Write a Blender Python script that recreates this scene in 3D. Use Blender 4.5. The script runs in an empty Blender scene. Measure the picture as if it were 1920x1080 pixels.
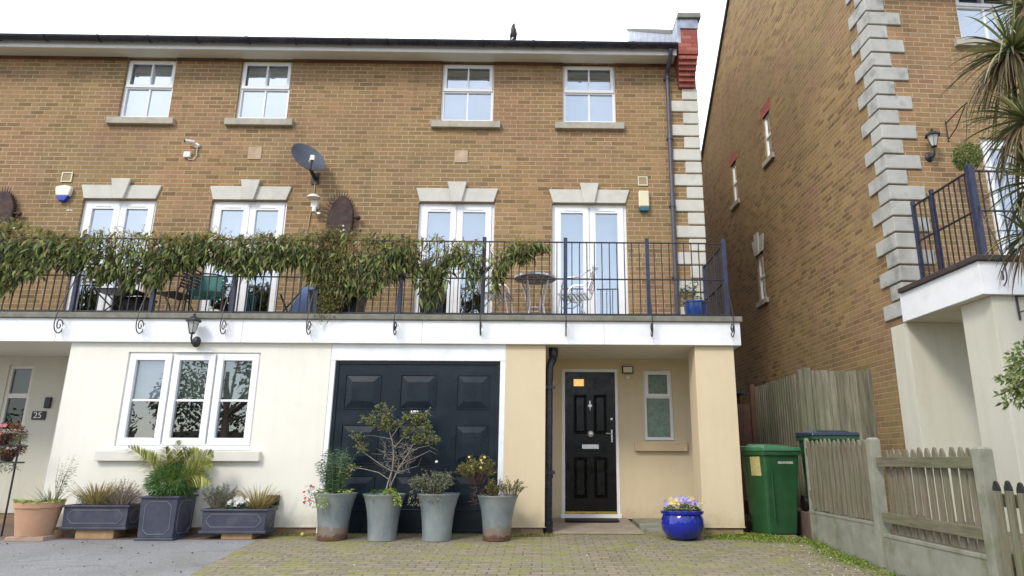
import bpy, math, random
from mathutils import Vector, Matrix
import numpy as np
random.seed(7)
R = math.radians
S = bpy.context.scene
C = S.collection

# ------------------------------------------------------------------ camera
F, PPX, PPY = 1253.2, 1040.8, 540.0
p_, t_, r_ = R(14.481), R(.983), R(.1725)
fwd = Vector((math.sin(t_)*math.cos(p_), math.cos(t_)*math.cos(p_), math.sin(p_)))
rt = Vector((math.cos(t_), -math.sin(t_), 0)); up = rt.cross(fwd)
r2 = math.cos(r_)*rt + math.sin(r_)*up
u2 = -math.sin(r_)*rt + math.cos(r_)*up
CAM = Vector((0, 0, 1.05))
cd = bpy.data.cameras.new('camera'); cam = bpy.data.objects.new('camera', cd); C.objects.link(cam)
cam.matrix_world = Matrix(((r2.x, u2.x, -fwd.x, CAM.x), (r2.y, u2.y, -fwd.y, CAM.y), (r2.z, u2.z, -fwd.z, CAM.z), (0, 0, 0, 1)))
cd.sensor_width = 36; cd.lens = F/1920*36; cd.shift_x = (960-PPX)/1920; cd.clip_end = 600; cd.clip_start = .05
S.camera = cam

def at(px, py, Y):
    """measured photo pixel -> (x, z) on the vertical plane at distance Y"""
    v = fwd + r2*((px-PPX)/F) - u2*((py-PPY)/F)
    v = v*(Y/v.y)
    return v.x, v.z+CAM.z

# ------------------------------------------------------------------ light
S.view_settings.view_transform = 'Standard'; S.view_settings.look = 'None'
S.view_settings.gamma = 1; S.view_settings.exposure = 0.48
SUN = Vector((-.42, -.62, .66)).normalized()
w = bpy.data.worlds.new('World'); S.world = w; w.use_nodes = True
nt = w.node_tree; N = nt.nodes; L = nt.links
for n in list(N): N.remove(n)
wo = N.new('ShaderNodeOutputWorld'); bg = N.new('ShaderNodeBackground'); bg.inputs[1].default_value = .1
sky = N.new('ShaderNodeTexSky'); sky.sky_type = 'NISHITA'; sky.sun_disc = False
sky.sun_elevation = math.asin(SUN.z); sky.sun_rotation = math.atan2(SUN.x, SUN.y)
tc = N.new('ShaderNodeTexCoord'); cn = N.new('ShaderNodeTexNoise'); cn.inputs['Scale'].default_value = 3.4; cn.inputs['Detail'].default_value = 7
cn.inputs['Roughness'].default_value = .55
L.new(tc.outputs['Generated'], cn.inputs['Vector'])
sp = N.new('ShaderNodeSeparateXYZ'); L.new(tc.outputs['Generated'], sp.inputs[0])
# the cloud sheet is thickest beyond the houses (+Y) and thinner behind the viewer
m1 = N.new('ShaderNodeMath'); m1.operation = 'MULTIPLY_ADD'; L.new(sp.outputs['Y'], m1.inputs[0]); m1.inputs[1].default_value = .55; L.new(cn.outputs['Fac'], m1.inputs[2])
cr = N.new('ShaderNodeValToRGB'); L.new(m1.outputs[0], cr.inputs[0])
cr.color_ramp.elements[0].position = .0; cr.color_ramp.elements[0].color = (.3,)*3+(1,)
cr.color_ramp.elements[1].position = .62; cr.color_ramp.elements[1].color = (1,)*3+(1,)
mx = N.new('ShaderNodeMix'); mx.data_type = 'RGBA'; L.new(cr.outputs[0], mx.inputs['Factor'])
L.new(sky.outputs[0], mx.inputs['A']); mx.inputs['B'].default_value = (16.2, 16.9, 18.2, 1)
L.new(mx.outputs['Result'], bg.inputs[0]); L.new(bg.outputs[0], wo.inputs[0])
sd = bpy.data.lights.new('sun', 'SUN'); so = bpy.data.objects.new('sun', sd); C.objects.link(so)
sd.energy = 1.5; sd.angle = R(13); sd.color = (1, .93, .8)
so.rotation_euler = SUN.to_track_quat('Z', 'Y').to_euler(); so.location = (-10, -10, 20)

# ------------------------------------------------------------------ materials
MC = {}
class NT:
    def __init__(s, name):
        s.m = bpy.data.materials.new(name); s.m.use_nodes = True; s.t = s.m.node_tree
        s.N = s.t.nodes; s.L = s.t.links; s.b = s.N['Principled BSDF']; s.out = s.N['Material Output']
    def n(s, t, **k):
        x = s.N.new(t)
        for a, v in k.items():
            if a.startswith('i_'):
                key = a[2:]; key = int(key) if key.isdigit() else key.replace('_', ' ')
                if hasattr(v, 'links') or isinstance(v, bpy.types.NodeSocket): s.L.new(v, x.inputs[key])
                else: x.inputs[key].default_value = v
            else: setattr(x, a, v)
        return x
    def math(s, op, a, b=None, c=None):
        x = s.N.new('ShaderNodeMath'); x.operation = op
        for i, v in enumerate((a, b, c)):
            if v is None: continue
            if isinstance(v, bpy.types.NodeSocket): s.L.new(v, x.inputs[i])
            else: x.inputs[i].default_value = v
        return x.outputs[0]
    def noise(s, vec, scale, detail=4, rough=.5):
        return s.n('ShaderNodeTexNoise', i_Vector=vec, i_Scale=scale, i_Detail=detail, i_Roughness=rough).outputs['Fac']
    def ramp(s, fac, stops, interp='LINEAR'):
        x = s.N.new('ShaderNodeValToRGB'); s.L.new(fac, x.inputs[0]); e = x.color_ramp.elements; x.color_ramp.interpolation = interp
        while len(e) < len(stops): e.new(.5)
        for q, (p, c) in zip(e, stops):
            q.position = p; q.color = (tuple(c)+(1,)) if hasattr(c, '__len__') else (c, c, c, 1)
        return x.outputs[0]
    def mix(s, f, a, b, bt='MIX'):
        x = s.N.new('ShaderNodeMix'); x.data_type = 'RGBA'; x.blend_type = bt
        for k, v in (('Factor', f), ('A', a), ('B', b)):
            if isinstance(v, bpy.types.NodeSocket): s.L.new(v, x.inputs[k])
            elif k == 'Factor': x.inputs[k].default_value = v
            else: x.inputs[k].default_value = tuple(v)+(1,)
        return x.outputs['Result']
    def pos(s): return s.n('ShaderNodeNewGeometry').outputs['Position']
    def obj(s): return s.n('ShaderNodeTexCoord').outputs['Object']
    def bump(s, h, st=.3, d=.01):
        b = s.n('ShaderNodeBump', i_Height=h, i_Strength=st, i_Distance=d); s.L.new(b.outputs[0], s.b.inputs['Normal'])
    def col(s, c):
        if isinstance(c, bpy.types.NodeSocket): s.L.new(c, s.b.inputs['Base Color'])
        else: s.b.inputs['Base Color'].default_value = tuple(c)+(1,)

def plain(name, c, rough=.5, metal=0, var=.12, scale=6, bump=.15, bscale=60, dirt=None, dscale=2.5, spec=None, coat=0):
    k = NT(name); v = k.pos()
    a = k.noise(v, scale, 5, .6)
    lo = tuple(x*(1-var) for x in c); hi = tuple(min(1, x*(1+var)) for x in c)
    cc = k.ramp(a, [(.3, lo), (.7, hi)])
    if dirt:
        d = k.noise(v, dscale, 6, .65); cc = k.mix(k.ramp(d, [(.5, 0), (.72, dirt[1])]), cc, dirt[0])
    k.col(cc); k.b.inputs['Metallic'].default_value = metal
    rr = k.ramp(k.noise(v, scale*2.3, 3), [(.3, max(0, rough-.08)), (.7, min(1, rough+.08))]); k.L.new(rr, k.b.inputs['Roughness'])
    if spec is not None: k.b.inputs['Specular IOR Level'].default_value = spec
    if coat: k.b.inputs['Coat Weight'].default_value = coat; k.b.inputs['Coat Roughness'].default_value = .08
    if bump: k.bump(k.noise(v, bscale, 4), bump, .004)
    return k.m

def rendermat(name, c, tint, splash, amt=.35):
    k = NT(name); v = k.pos(); z = k.n('ShaderNodeSeparateXYZ', i_0=v).outputs['Z']
    cc = k.ramp(k.noise(v, 1.4, 5, .6), [(.3, tuple(x*.95 for x in c)), (.7, tuple(min(1, x*1.03) for x in c))])
    mp = k.n('ShaderNodeMapping', i_Vector=v, i_Scale=(7, 7, .5))
    cc = k.mix(k.ramp(k.noise(mp.outputs[0], 1.2, 6, .65), [(.48, 0), (.74, amt)]), cc, tint)
    cc = k.mix(k.ramp(k.noise(v, 3.2, 7, .7), [(.55, 0), (.72, amt*.7)]), cc, tint)
    h = k.math('ADD', k.math('MULTIPLY', k.noise(v, 5, 6, .7), .55), k.math('MULTIPLY', z, -1.0))
    cc = k.mix(k.ramp(k.math('ADD', h, .42), [(.28, 0), (.5, .55)]), cc, splash)
    cr_ = k.n('ShaderNodeTexVoronoi', feature='DISTANCE_TO_EDGE', i_Vector=k.mix(.12, v, k.n('ShaderNodeTexNoise', i_Vector=v, i_Scale=3.).outputs['Color']), i_Scale=.9)
    cc = k.mix(k.ramp(cr_.outputs['Distance'], [(0, .035), (.006, 0)]), cc, tuple(x*.4 for x in c))
    k.col(cc); k.b.inputs['Roughness'].default_value = .9; k.b.inputs['Specular IOR Level'].default_value = .2
    k.bump(k.math('ADD', k.noise(v, 130, 4), k.math('MULTIPLY', k.noise(v, 6, 4), .8)), .3, .004)
    return k.m
def brickmat(name, stops, mortar=(.47, .365, .25), bw=.225, bh=.075, stain=True):
    k = NT(name)
    g = k.n('ShaderNodeNewGeometry'); ps = k.n('ShaderNodeSeparateXYZ', i_0=g.outputs['Position']); ns = k.n('ShaderNodeSeparateXYZ', i_0=g.outputs['Normal'])
    side = k.math('GREATER_THAN', k.math('ABSOLUTE', ns.outputs['X']), .6)
    u0 = k.n('ShaderNodeMix', i_0=side, i_2=ps.outputs['X'], i_3=ps.outputs['Y']).outputs[0]
    wob = k.noise(g.outputs['Position'], 9, 2)
    u0 = k.math('ADD', u0, k.math('MULTIPLY', k.math('SUBTRACT', wob, .5), .012))
    z = k.math('ADD', ps.outputs['Z'], k.math('MULTIPLY', k.math('SUBTRACT', k.noise(g.outputs['Position'], 6, 2), .5), .006))
    rz = k.math('DIVIDE', z, bh); row = k.math('FLOOR', rz)
    off = k.math('MULTIPLY', k.math('MODULO', row, 2), .5)
    jr = k.n('ShaderNodeTexWhiteNoise', noise_dimensions='1D'); k.L.new(row, jr.inputs['W'])
    off = k.math('ADD', off, k.math('MULTIPLY', jr.outputs['Value'], .18))
    u = k.math('ADD', k.math('DIVIDE', u0, bw), off); cu = k.math('FLOOR', u)
    fu = k.math('FRACT', u); fz = k.math('FRACT', rz)
    du = k.math('MULTIPLY', k.math('MINIMUM', fu, k.math('SUBTRACT', 1, fu)), bw)
    dz = k.math('MULTIPLY', k.math('MINIMUM', fz, k.math('SUBTRACT', 1, fz)), bh)
    edge = k.math('MINIMUM', du, dz)
    msk = k.n('ShaderNodeMapRange', i_0=edge, i_1=.0045, i_2=.008).outputs[0]
    cv = k.n('ShaderNodeCombineXYZ', i_0=cu, i_1=row, i_2=side)
    wn = k.n('ShaderNodeTexWhiteNoise', noise_dimensions='3D', i_0=cv.outputs[0])
    bc = k.ramp(wn.outputs['Value'], stops)
    # burnt smudges inside single bricks
    sm = k.ramp(k.noise(g.outputs['Position'], 16, 5, .65), [(.56, 0), (.72, .6)])
    bc = k.mix(sm, bc, tuple(x*.42 for x in stops[0][1]))
    bc = k.mix(k.ramp(k.noise(g.outputs['Position'], 70, 3), [(.3, 0), (.75, .35)]), bc, tuple(x*1.25 for x in stops[-1][1]))
    if stain:
        bc = k.mix(k.ramp(k.noise(g.outputs['Position'], .55, 5, .6), [(.38, 0), (.62, .65)]), bc, (.235, .18, .085))
        bc = k.mix(k.ramp(k.noise(g.outputs['Position'], .9, 4, .55), [(.47, 0), (.66, .6)]), bc, (.27, .155, .1))
        mp = k.n('ShaderNodeMapping', i_Vector=g.outputs['Position'], i_Scale=(1.7, 1.7, .28))
        bc = k.mix(k.ramp(k.noise(mp.outputs[0], 1.5, 6, .62), [(.52, 0), (.75, .5)]), bc, (.12, .082, .045))
    mo = k.mix(k.ramp(k.noise(g.outputs['Position'], 1.6, 5), [(.35, 0), (.7, .6)]), mortar, tuple(x*.62 for x in mortar))
    k.col(k.mix(msk, mo, bc)); k.b.inputs['Roughness'].default_value = .9
    k.b.inputs['Specular IOR Level'].default_value = .2
    h = k.math('ADD', msk, k.math('MULTIPLY', k.noise(g.outputs['Position'], 45, 4), .5))
    k.bump(h, .55, .006)
    return k.m

STOCK = [(0, (.135, .08, .042)), (.13, (.21, .13, .064)), (.4, (.285, .178, .086)), (.68, (.33, .206, .1)), (.86, (.35, .195, .112)), (1, (.38, .255, .125))]
M = {}
M['brick'] = brickmat('stock_brick', STOCK)
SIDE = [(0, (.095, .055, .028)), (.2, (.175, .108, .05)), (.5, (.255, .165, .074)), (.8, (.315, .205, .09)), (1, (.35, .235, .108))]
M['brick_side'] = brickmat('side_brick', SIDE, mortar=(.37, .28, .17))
M['redbrick'] = brickmat('red_brick', [(0, (.24, .065, .055)), (.5, (.34, .1, .085)), (1, (.4, .145, .12))], mortar=(.25, .1, .08), stain=False)
M['bandbrick'] = brickmat('band_brick', [(0, (.1, .04, .025)), (.5, (.16, .07, .045)), (1, (.2, .1, .06))], mortar=(.15, .09, .06), stain=False)
M['plinth'] = brickmat('plinth_brick', [(0, (.2, .14, .085)), (.5, (.3, .21, .125)), (1, (.36, .25, .16))], mortar=(.3, .26, .19), stain=False)
M['white'] = plain('white_upvc', (.87, .88, .91), .32, var=.03, bump=0, dirt=((.55, .53, .48), .12))
M['fascia'] = plain('white_fascia', (.86, .88, .92), .4, var=.03, bump=.05, bscale=20, dirt=((.55, .56, .5), .28), dscale=3.3)
M['cream'] = rendermat('cream_render', (.84, .82, .745), (.72, .69, .59), (.42, .37, .27), .3)
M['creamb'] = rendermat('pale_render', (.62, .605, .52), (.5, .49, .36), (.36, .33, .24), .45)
M['creamj'] = plain('cream_paint', (.7, .68, .62), .6, var=.05)
M['ochre'] = rendermat('ochre_render', (.68, .57, .4), (.6, .485, .3), (.42, .34, .2), .35)
M['ochresill'] = plain('painted_sill', (.58, .46, .3), .8, var=.08)
M['quoin'] = plain('grey_quoin_stone', (.42, .42, .4), .85, var=.12, scale=4, bump=.3, bscale=90, dirt=((.17, .18, .17), .85), dscale=3.6)
M['stone'] = plain('cast_stone', (.6, .59, .54), .85, var=.07, scale=5, bump=.3, bscale=90, dirt=((.42, .41, .36), .5), dscale=3)
M['sill'] = plain('stone_sill', (.42, .39, .33), .85, var=.12, scale=7, bump=.3, bscale=90, dirt=((.2, .2, .15), .6), dscale=4)
M['cap'] = plain('balcony_edge', (.2, .195, .165), .8, var=.2, scale=9, bump=.3, bscale=60, dirt=((.1, .12, .06), .7), dscale=5)
M['soffit'] = plain('soffit_board', (.68, .66, .58), .7, var=.06, scale=3, bump=.05)
M['capdark'] = plain('dark_balcony_edge', (.055, .04, .038), .75, var=.3, scale=8, bump=.3)
M['deck'] = plain('deck_board', (.22, .19, .15), .8, var=.2, scale=6)
M['navy'] = plain('navy_metal', (.022, .03, .075), .35, metal=.0, var=.3, scale=12, bump=.05, dirt=((.1, .07, .06), .5), dscale=11)
M['iron'] = plain('black_iron', (.018, .018, .026), .45, var=.3, scale=18, bump=.1, dirt=((.1, .07, .05), .45), dscale=14)
M['gutter'] = plain('black_gutter', (.016, .017, .032), .28, var=.3, scale=4, bump=.05, dirt=((.08, .08, .09), .4), dscale=5)
M['pipe'] = plain('grey_pipe', (.075, .075, .11), .38, var=.25, scale=3, bump=.05, dirt=((.15, .14, .15), .4), dscale=4)
M['garage'] = plain('garage_door', (.006, .0135, .023), .34, var=.25, scale=3, bump=.06, bscale=12, dirt=((.03, .036, .048), .28), dscale=3, spec=.35)
M['blackdoor'] = plain('black_door', (.004, .004, .005), .24, var=.3, scale=4, bump=0, spec=.35)
M['brass'] = plain('brass', (.62, .46, .12), .3, metal=.9, var=.1)
M['steel'] = plain('steel', (.72, .72, .74), .3, metal=.9, var=.08, bump=.03)
M['alu'] = plain('brushed_aluminium', (.72, .7, .72), .32, metal=.75, var=.1, bump=.05)
M['slate'] = plain('roof_slate', (.06, .062, .075), .55, var=.25, scale=8, bump=.5, bscale=16)
M['lead'] = plain('lead_flashing', (.3, .34, .42), .42, metal=.35, var=.3, scale=5, bump=.4, bscale=11, dirt=((.62, .64, .66), .6), dscale=6)
M['coping'] = plain('concrete_coping', (.21, .21, .195), .85, var=.2, scale=8, bump=.4)
M['dark'] = plain('dark_interior', (.012, .012, .014), .8, var=.2)
M['room'] = plain('interior_wall', (.2, .17, .14), .8, var=.2)
M['blind'] = plain('window_blind', (.74, .78, .84), .8, var=.04, scale=2, bump=.02)
M['blindg'] = plain('olive_blind', (.3, .32, .24), .8, var=.08, scale=3)
M['blinddark'] = plain('brown_blind', (.1, .085, .06), .8, var=.1, scale=3)
M['net'] = plain('obscured_glass_back', (.22, .3, .26), .6, var=.25, scale=18, bump=.3, bscale=70)
M['terracotta'] = plain('terracotta', (.5, .29, .18), .85, var=.12, scale=4, bump=.25, dirt=((.55, .44, .34), .7), dscale=5)
M['planter'] = plain('grey_faux_lead', (.05, .055, .085), .5, var=.15, scale=6, bump=.12, dirt=((.16, .16, .18), .3), dscale=7)
M['planteredge'] = plain('planter_moulding', (.15, .155, .19), .5, var=.15, scale=9, bump=.1)
M['blueglaze'] = plain('blue_glaze', (.004, .014, .27), .12, var=.25, scale=4, bump=.03, coat=.6)
M['blueglaze2'] = plain('pale_blue_glaze', (.01, .07, .3), .2, var=.25, scale=5, bump=.03, coat=.5)
M['soil'] = plain('soil', (.035, .024, .016), .95, var=.4, scale=40, bump=.8, bscale=60)
M['timber'] = plain('cut_timber', (.38, .25, .13), .8, var=.2, scale=12, bump=.3)
M['concrete'] = plain('concrete', (.25, .255, .205), .9, var=.16, scale=5, bump=.35, bscale=60, dirt=((.11, .125, .055), .8), dscale=3.4)
M['slab'] = plain('paving_slab', (.3, .25, .2), .9, var=.15, scale=5, bump=.4, bscale=50, dirt=((.17, .15, .1), .6), dscale=4)
M['bin'] = plain('green_bin', (.018, .085, .03), .42, var=.14, scale=3, bump=.08, bscale=80, dirt=((.05, .11, .05), .5), dscale=3)
M['binlid'] = plain('green_lid', (.04, .15, .07), .42, var=.14, scale=4, bump=.08, dirt=((.1, .17, .1), .5), dscale=4)
M['bluelid'] = plain('blue_lid', (.018, .03, .062), .4, var=.14, scale=4)
M['paper'] = plain('sticker', (.5, .42, .16), .6, var=.15, scale=30, dirt=((.7, .66, .45), .6), dscale=30)
M['rustdark'] = plain('rusty_iron', (.04, .018, .018), .7, var=.35, scale=9, bump=.3, dirt=((.12, .05, .03), .5), dscale=9)
M['brown'] = plain('brown_metal', (.09, .045, .035), .6, var=.3, scale=12, bump=.2)
M['teal'] = plain('teal_mesh', (.06, .24, .22), .6, var=.2, scale=14)
M['bluefab'] = plain('blue_fabric', (.1, .15, .3), .8, var=.15, scale=6, bump=.2)
M['blackp'] = plain('black_plastic', (.012, .012, .014), .4, var=.3)
M['dish'] = plain('grey_dish', (.07, .085, .12), .4, var=.12, scale=4, bump=.04)
M['plasticw'] = plain('white_plastic', (.78, .76, .7), .35, var=.04)
M['plasticc'] = plain('cream_plastic', (.72, .68, .5), .4, var=.05)
M['blueplastic'] = plain('blue_plastic', (.02, .06, .42), .35, var=.1)
M['tealplastic'] = plain('teal_plastic', (.02, .14, .2), .35, var=.1)
M['mosaic'] = None
M['lampglass'] = plain('lamp_glass', (.5, .5, .48), .15, var=.1)
M['bird'] = plain('black_feathers', (.008, .008, .01), .5, var=.4, scale=40)
M['branch'] = plain('bark', (.22, .17, .13), .9, var=.3, scale=30, bump=.5)
M['greybark'] = plain('grey_bark', (.3, .26, .22), .9, var=.3, scale=30, bump=.5)
M['purpletwig'] = plain('purple_twig', (.1, .06, .055), .9, var=.3, scale=40)
M['mat'] = plain('door_mat', (.03, .022, .02), .95, var=.4, scale=50, bump=.6)
M['litter'] = plain('dry_petals', (.5, .45, .33), .8, var=.3, scale=60)
M['gatewood'] = plain('brown_gate_wood', (.14, .075, .05), .8, var=.25, scale=8, bump=.3)

def mosaicmat():
    k = NT('mosaic'); v = k.pos()
    vo = k.n('ShaderNodeTexVoronoi', i_Vector=v, i_Scale=34)
    k.col(k.ramp(k.n('ShaderNodeTexWhiteNoise', noise_dimensions='3D', i_0=vo.outputs['Color']).outputs['Value'], [(0, (.02, .02, .03)), (.45, (.06, .07, .09)), (.6, (.35, .36, .38)), (1, (.55, .56, .58))], 'CONSTANT'))
    k.b.inputs['Roughness'].default_value = .4
    return k.m
M['mosaic'] = mosaicmat()

def glassmat(name, refl=.4, tint=(.92, .96, 1), rough=.004):
    k = NT(name); k.N.remove(k.b)
    t = k.n('ShaderNodeBsdfTransparent', i_Color=tuple(tint)+(1,)); g = k.n('ShaderNodeBsdfGlossy', i_Roughness=rough)
    g.inputs['Color'].default_value = (.86, .94, 1, 1)
    bu = k.n('ShaderNodeBump', i_Height=k.noise(k.pos(), 2.2, 1), i_Strength=.06, i_Distance=.02); k.L.new(bu.outputs[0], g.inputs['Normal'])
    fr = k.n('ShaderNodeFresnel', i_IOR=1.5)
    f = k.math('ADD', k.math('MULTIPLY', fr.outputs[0], .8), refl)
    mx = k.n('ShaderNodeMixShader', i_0=f, i_1=t.outputs[0], i_2=g.outputs[0]); k.L.new(mx.outputs[0], k.out.inputs[0])
    return k.m
M['glass'] = glassmat('window_glass', .5)
M['glassd'] = glassmat('dim_glass', .03)
M['glassg'] = glassmat('ground_floor_glass', .2)

def emis(name, c, s):
    k = NT(name); k.N.remove(k.b)
    n = k.noise(k.pos(), 25, 3); cc = k.mix(n, tuple(x*.6 for x in c), c)
    e = k.n('ShaderNodeEmission', i_Color=cc, i_Strength=s); k.L.new(e.outputs[0], k.out.inputs[0]); return k.m
M['litpane'] = emis('lit_pane', (1, .66, .22), .85)

def woodmat(name, a, b, c, axis='Z', green=.5):
    k = NT(name); v = k.pos()
    sc = {'Z': (14, 14, .9), 'Y': (14, .9, 14)}[axis]
    mp = k.n('ShaderNodeMapping', i_Vector=v, i_Scale=sc)
    g = k.noise(mp.outputs[0], 3.2, 6, .65)
    cc = k.ramp(g, [(.28, a), (.5, b), (.72, c)])
    isl = k.n('ShaderNodeNewGeometry').outputs['Random Per Island']
    cc = k.mix(1.0, cc, k.ramp(isl, [(0, .72), (1, 1.15)]), 'MULTIPLY')
    cc = k.mix(k.ramp(k.noise(v, 1.6, 5, .6), [(.42, 0), (.7, green)]), cc, (.14, .17, .085))
    k.col(cc); k.b.inputs['Roughness'].default_value = .9; k.b.inputs['Specular IOR Level'].default_value = .2
    k.bump(g, .4, .004); return k.m
M['fence'] = woodmat('weathered_fence', (.11, .1, .08), (.21, .195, .15), (.31, .295, .24), 'Z', .6)
M['picket'] = woodmat('weathered_picket', (.1, .086, .064), (.185, .162, .122), (.27, .245, .195), 'Z', .4)
M['railwood'] = woodmat('weathered_rail', (.1, .088, .062), (.18, .162, .115), (.25, .228, .17), 'Y', .5)
M['pickettip'] = plain('dark_picket_tip', (.02, .018, .015), .9, var=.3)

def galvmat(name, rust):
    k = NT(name); v = k.pos(); o = k.n('ShaderNodeSeparateXYZ', i_0=k.obj())
    vo = k.n('ShaderNodeTexVoronoi', i_Vector=v, i_Scale=26)
    cc = k.mix(k.ramp(k.noise(v, 4, 5), [(.35, 0), (.65, 1)]), (.19, .23, .26), (.3, .34, .355))
    cc = k.mix(k.ramp(vo.outputs['Color'], [(.2, 0), (.9, .3)]), cc, (.3, .34, .37))
    mp = k.n('ShaderNodeMapping', i_Vector=v, i_Scale=(9, 9, 1.2))
    cc = k.mix(k.ramp(k.noise(mp.outputs[0], 2, 5), [(.5, 0), (.8, .5)]), cc, (.36, .36, .32))
    if rust:
        h = k.math('SUBTRACT', k.math('MULTIPLY', k.noise(v, 13, 5, .7), .34), o.outputs['Z'])
        cc = k.mix(k.ramp(h, [(0.0, 0), (.05, .7)]), cc, (.26, .16, .11))
        h2 = k.math('SUBTRACT', k.math('MULTIPLY', k.noise(v, 17, 6, .8), .24), o.outputs['Z'])
        cc = k.mix(k.ramp(h2, [(.05, 0), (.07, .85)]), cc, (.12, .05, .028))
    k.col(cc); k.b.inputs['Metallic'].default_value = .35; k.b.inputs['Roughness'].default_value = .5
    k.bump(k.noise(v, 9, 3), .15, .01); return k.m
M['galv'] = galvmat('galvanised', False); M['galvr'] = galvmat('rusty_galvanised', True)

def leafmat(name, stops, rough=.55, trans=.25):
    k = NT(name)
    isl = k.n('ShaderNodeNewGeometry').outputs['Random Per Island']
    cc = k.ramp(isl, stops)
    cc = k.mix(k.ramp(k.noise(k.pos(), 30, 2), [(.3, 0), (.8, .3)]), cc, tuple(x*.5 for x in stops[0][1]))
    k.col(cc); k.b.inputs['Roughness'].default_value = rough; k.b.inputs['Specular IOR Level'].default_value = .35
    tr = k.n('ShaderNodeBsdfTranslucent'); k.L.new(cc, tr.inputs[0])
    mx = k.n('ShaderNodeMixShader', i_0=trans, i_1=k.b.outputs[0], i_2=tr.outputs[0]); k.L.new(mx.outputs[0], k.out.inputs[0])
    return k.m
M['climber'] = leafmat('climber_leaf', [(0, (.035, .045, .018)), (.25, (.085, .11, .034)), (.55, (.19, .24, .07)), (.84, (.34, .4, .13)), (.95, (.26, .21, .11)), (1, (.18, .09, .07))])
M['climbernew'] = leafmat('climber_new_leaf', [(0, (.2, .17, .04)), (.4, (.3, .28, .07)), (.75, (.4, .35, .1)), (1, (.4, .22, .08))])
M['palm'] = leafmat('palm_leaf', [(0, (.16, .19, .04)), (.4, (.3, .34, .07)), (.75, (.45, .46, .12)), (1, (.6, .56, .25))])
M['bushgreen'] = leafmat('dense_green_leaf', [(0, (.04, .1, .02)), (.5, (.09, .2, .045)), (1, (.16, .3, .09))])
M['sage'] = leafmat('grey_green_leaf', [(0, (.1, .12, .08)), (.5, (.2, .23, .15)), (.85, (.32, .34, .24)), (1, (.3, .22, .17))])
M['olive'] = leafmat('olive_leaf', [(0, (.08, .09, .02)), (.5, (.17, .18, .05)), (.85, (.28, .27, .08)), (1, (.33, .22, .1))])
M['herb'] = leafmat('herb_leaf', [(0, (.06, .12, .05)), (.5, (.12, .2, .1)), (1, (.22, .32, .2))])
M['lime'] = leafmat('lime_leaf', [(0, (.2, .28, .05)), (.5, (.35, .45, .1)), (1, (.6, .62, .3))])
M['hebe'] = leafmat('small_tree_leaf', [(0, (.09, .12, .03)), (.5, (.18, .22, .06)), (.9, (.3, .32, .13)), (1, (.3, .28, .36))])
M['straw'] = leafmat('straw_leaf', [(0, (.2, .13, .05)), (.4, (.36, .26, .1)), (.8, (.45, .4, .16)), (1, (.25, .32, .1))])
M['lavender'] = leafmat('dry_lavender', [(0, (.17, .13, .1)), (.5, (.33, .27, .22)), (1, (.45, .4, .33))])
M['cordy'] = leafmat('cordyline_leaf', [(0, (.07, .09, .035)), (.4, (.15, .18, .07)), (.75, (.28, .31, .14)), (1, (.38, .31, .13))], trans=.15)
M['cordydry'] = leafmat('cordyline_old_leaf', [(0, (.09, .06, .035)), (.5, (.18, .13, .06)), (1, (.26, .22, .1))])
M['weed'] = leafmat('weed_leaf', [(0, (.1, .15, .02)), (.5, (.2, .29, .04)), (1, (.36, .42, .08))])
M['moss'] = leafmat('moss_leaf', [(0, (.17, .17, .03)), (.6, (.3, .3, .06)), (1, (.42, .4, .12))])
M['treeleaf'] = leafmat('tree_leaf', [(0, (.03, .05, .015)), (.6, (.07, .11, .03)), (1, (.14, .19, .06))])
M['box'] = leafmat('topiary_leaf', [(0, (.07, .11, .02)), (.5, (.14, .22, .05)), (1, (.24, .32, .1))])
M['hedge'] = leafmat('hedge_leaf', [(0, (.07, .12, .03)), (.5, (.17, .25, .07)), (1, (.4, .42, .2))])
M['redleaf'] = leafmat('red_leaf', [(0, (.1, .02, .02)), (.5, (.22, .07, .05)), (.8, (.16, .14, .05)), (1, (.3, .16, .07))])
M['deadleaf'] = leafmat('dead_leaf', [(0, (.03, .02, .012)), (.6, (.08, .05, .025)), (1, (.2, .15, .08))])
M['petalv'] = leafmat('violet_petal', [(0, (.25, .2, .6)), (.5, (.45, .38, .8)), (1, (.7, .66, .9))])
M['petaly'] = leafmat('yellow_petal', [(0, (.75, .6, .1)), (.5, (.8, .75, .3)), (1, (.8, .4, .12))])
M['petalw'] = leafmat('white_petal', [(0, (.7, .68, .66)), (1, (.82, .82, .8))])
M['petalr'] = leafmat('red_petal', [(0, (.5, .03, .06)), (1, (.65, .1, .15))])
M['petalp'] = leafmat('pink_petal', [(0, (.6, .16, .2)), (1, (.7, .3, .33))])

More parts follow.
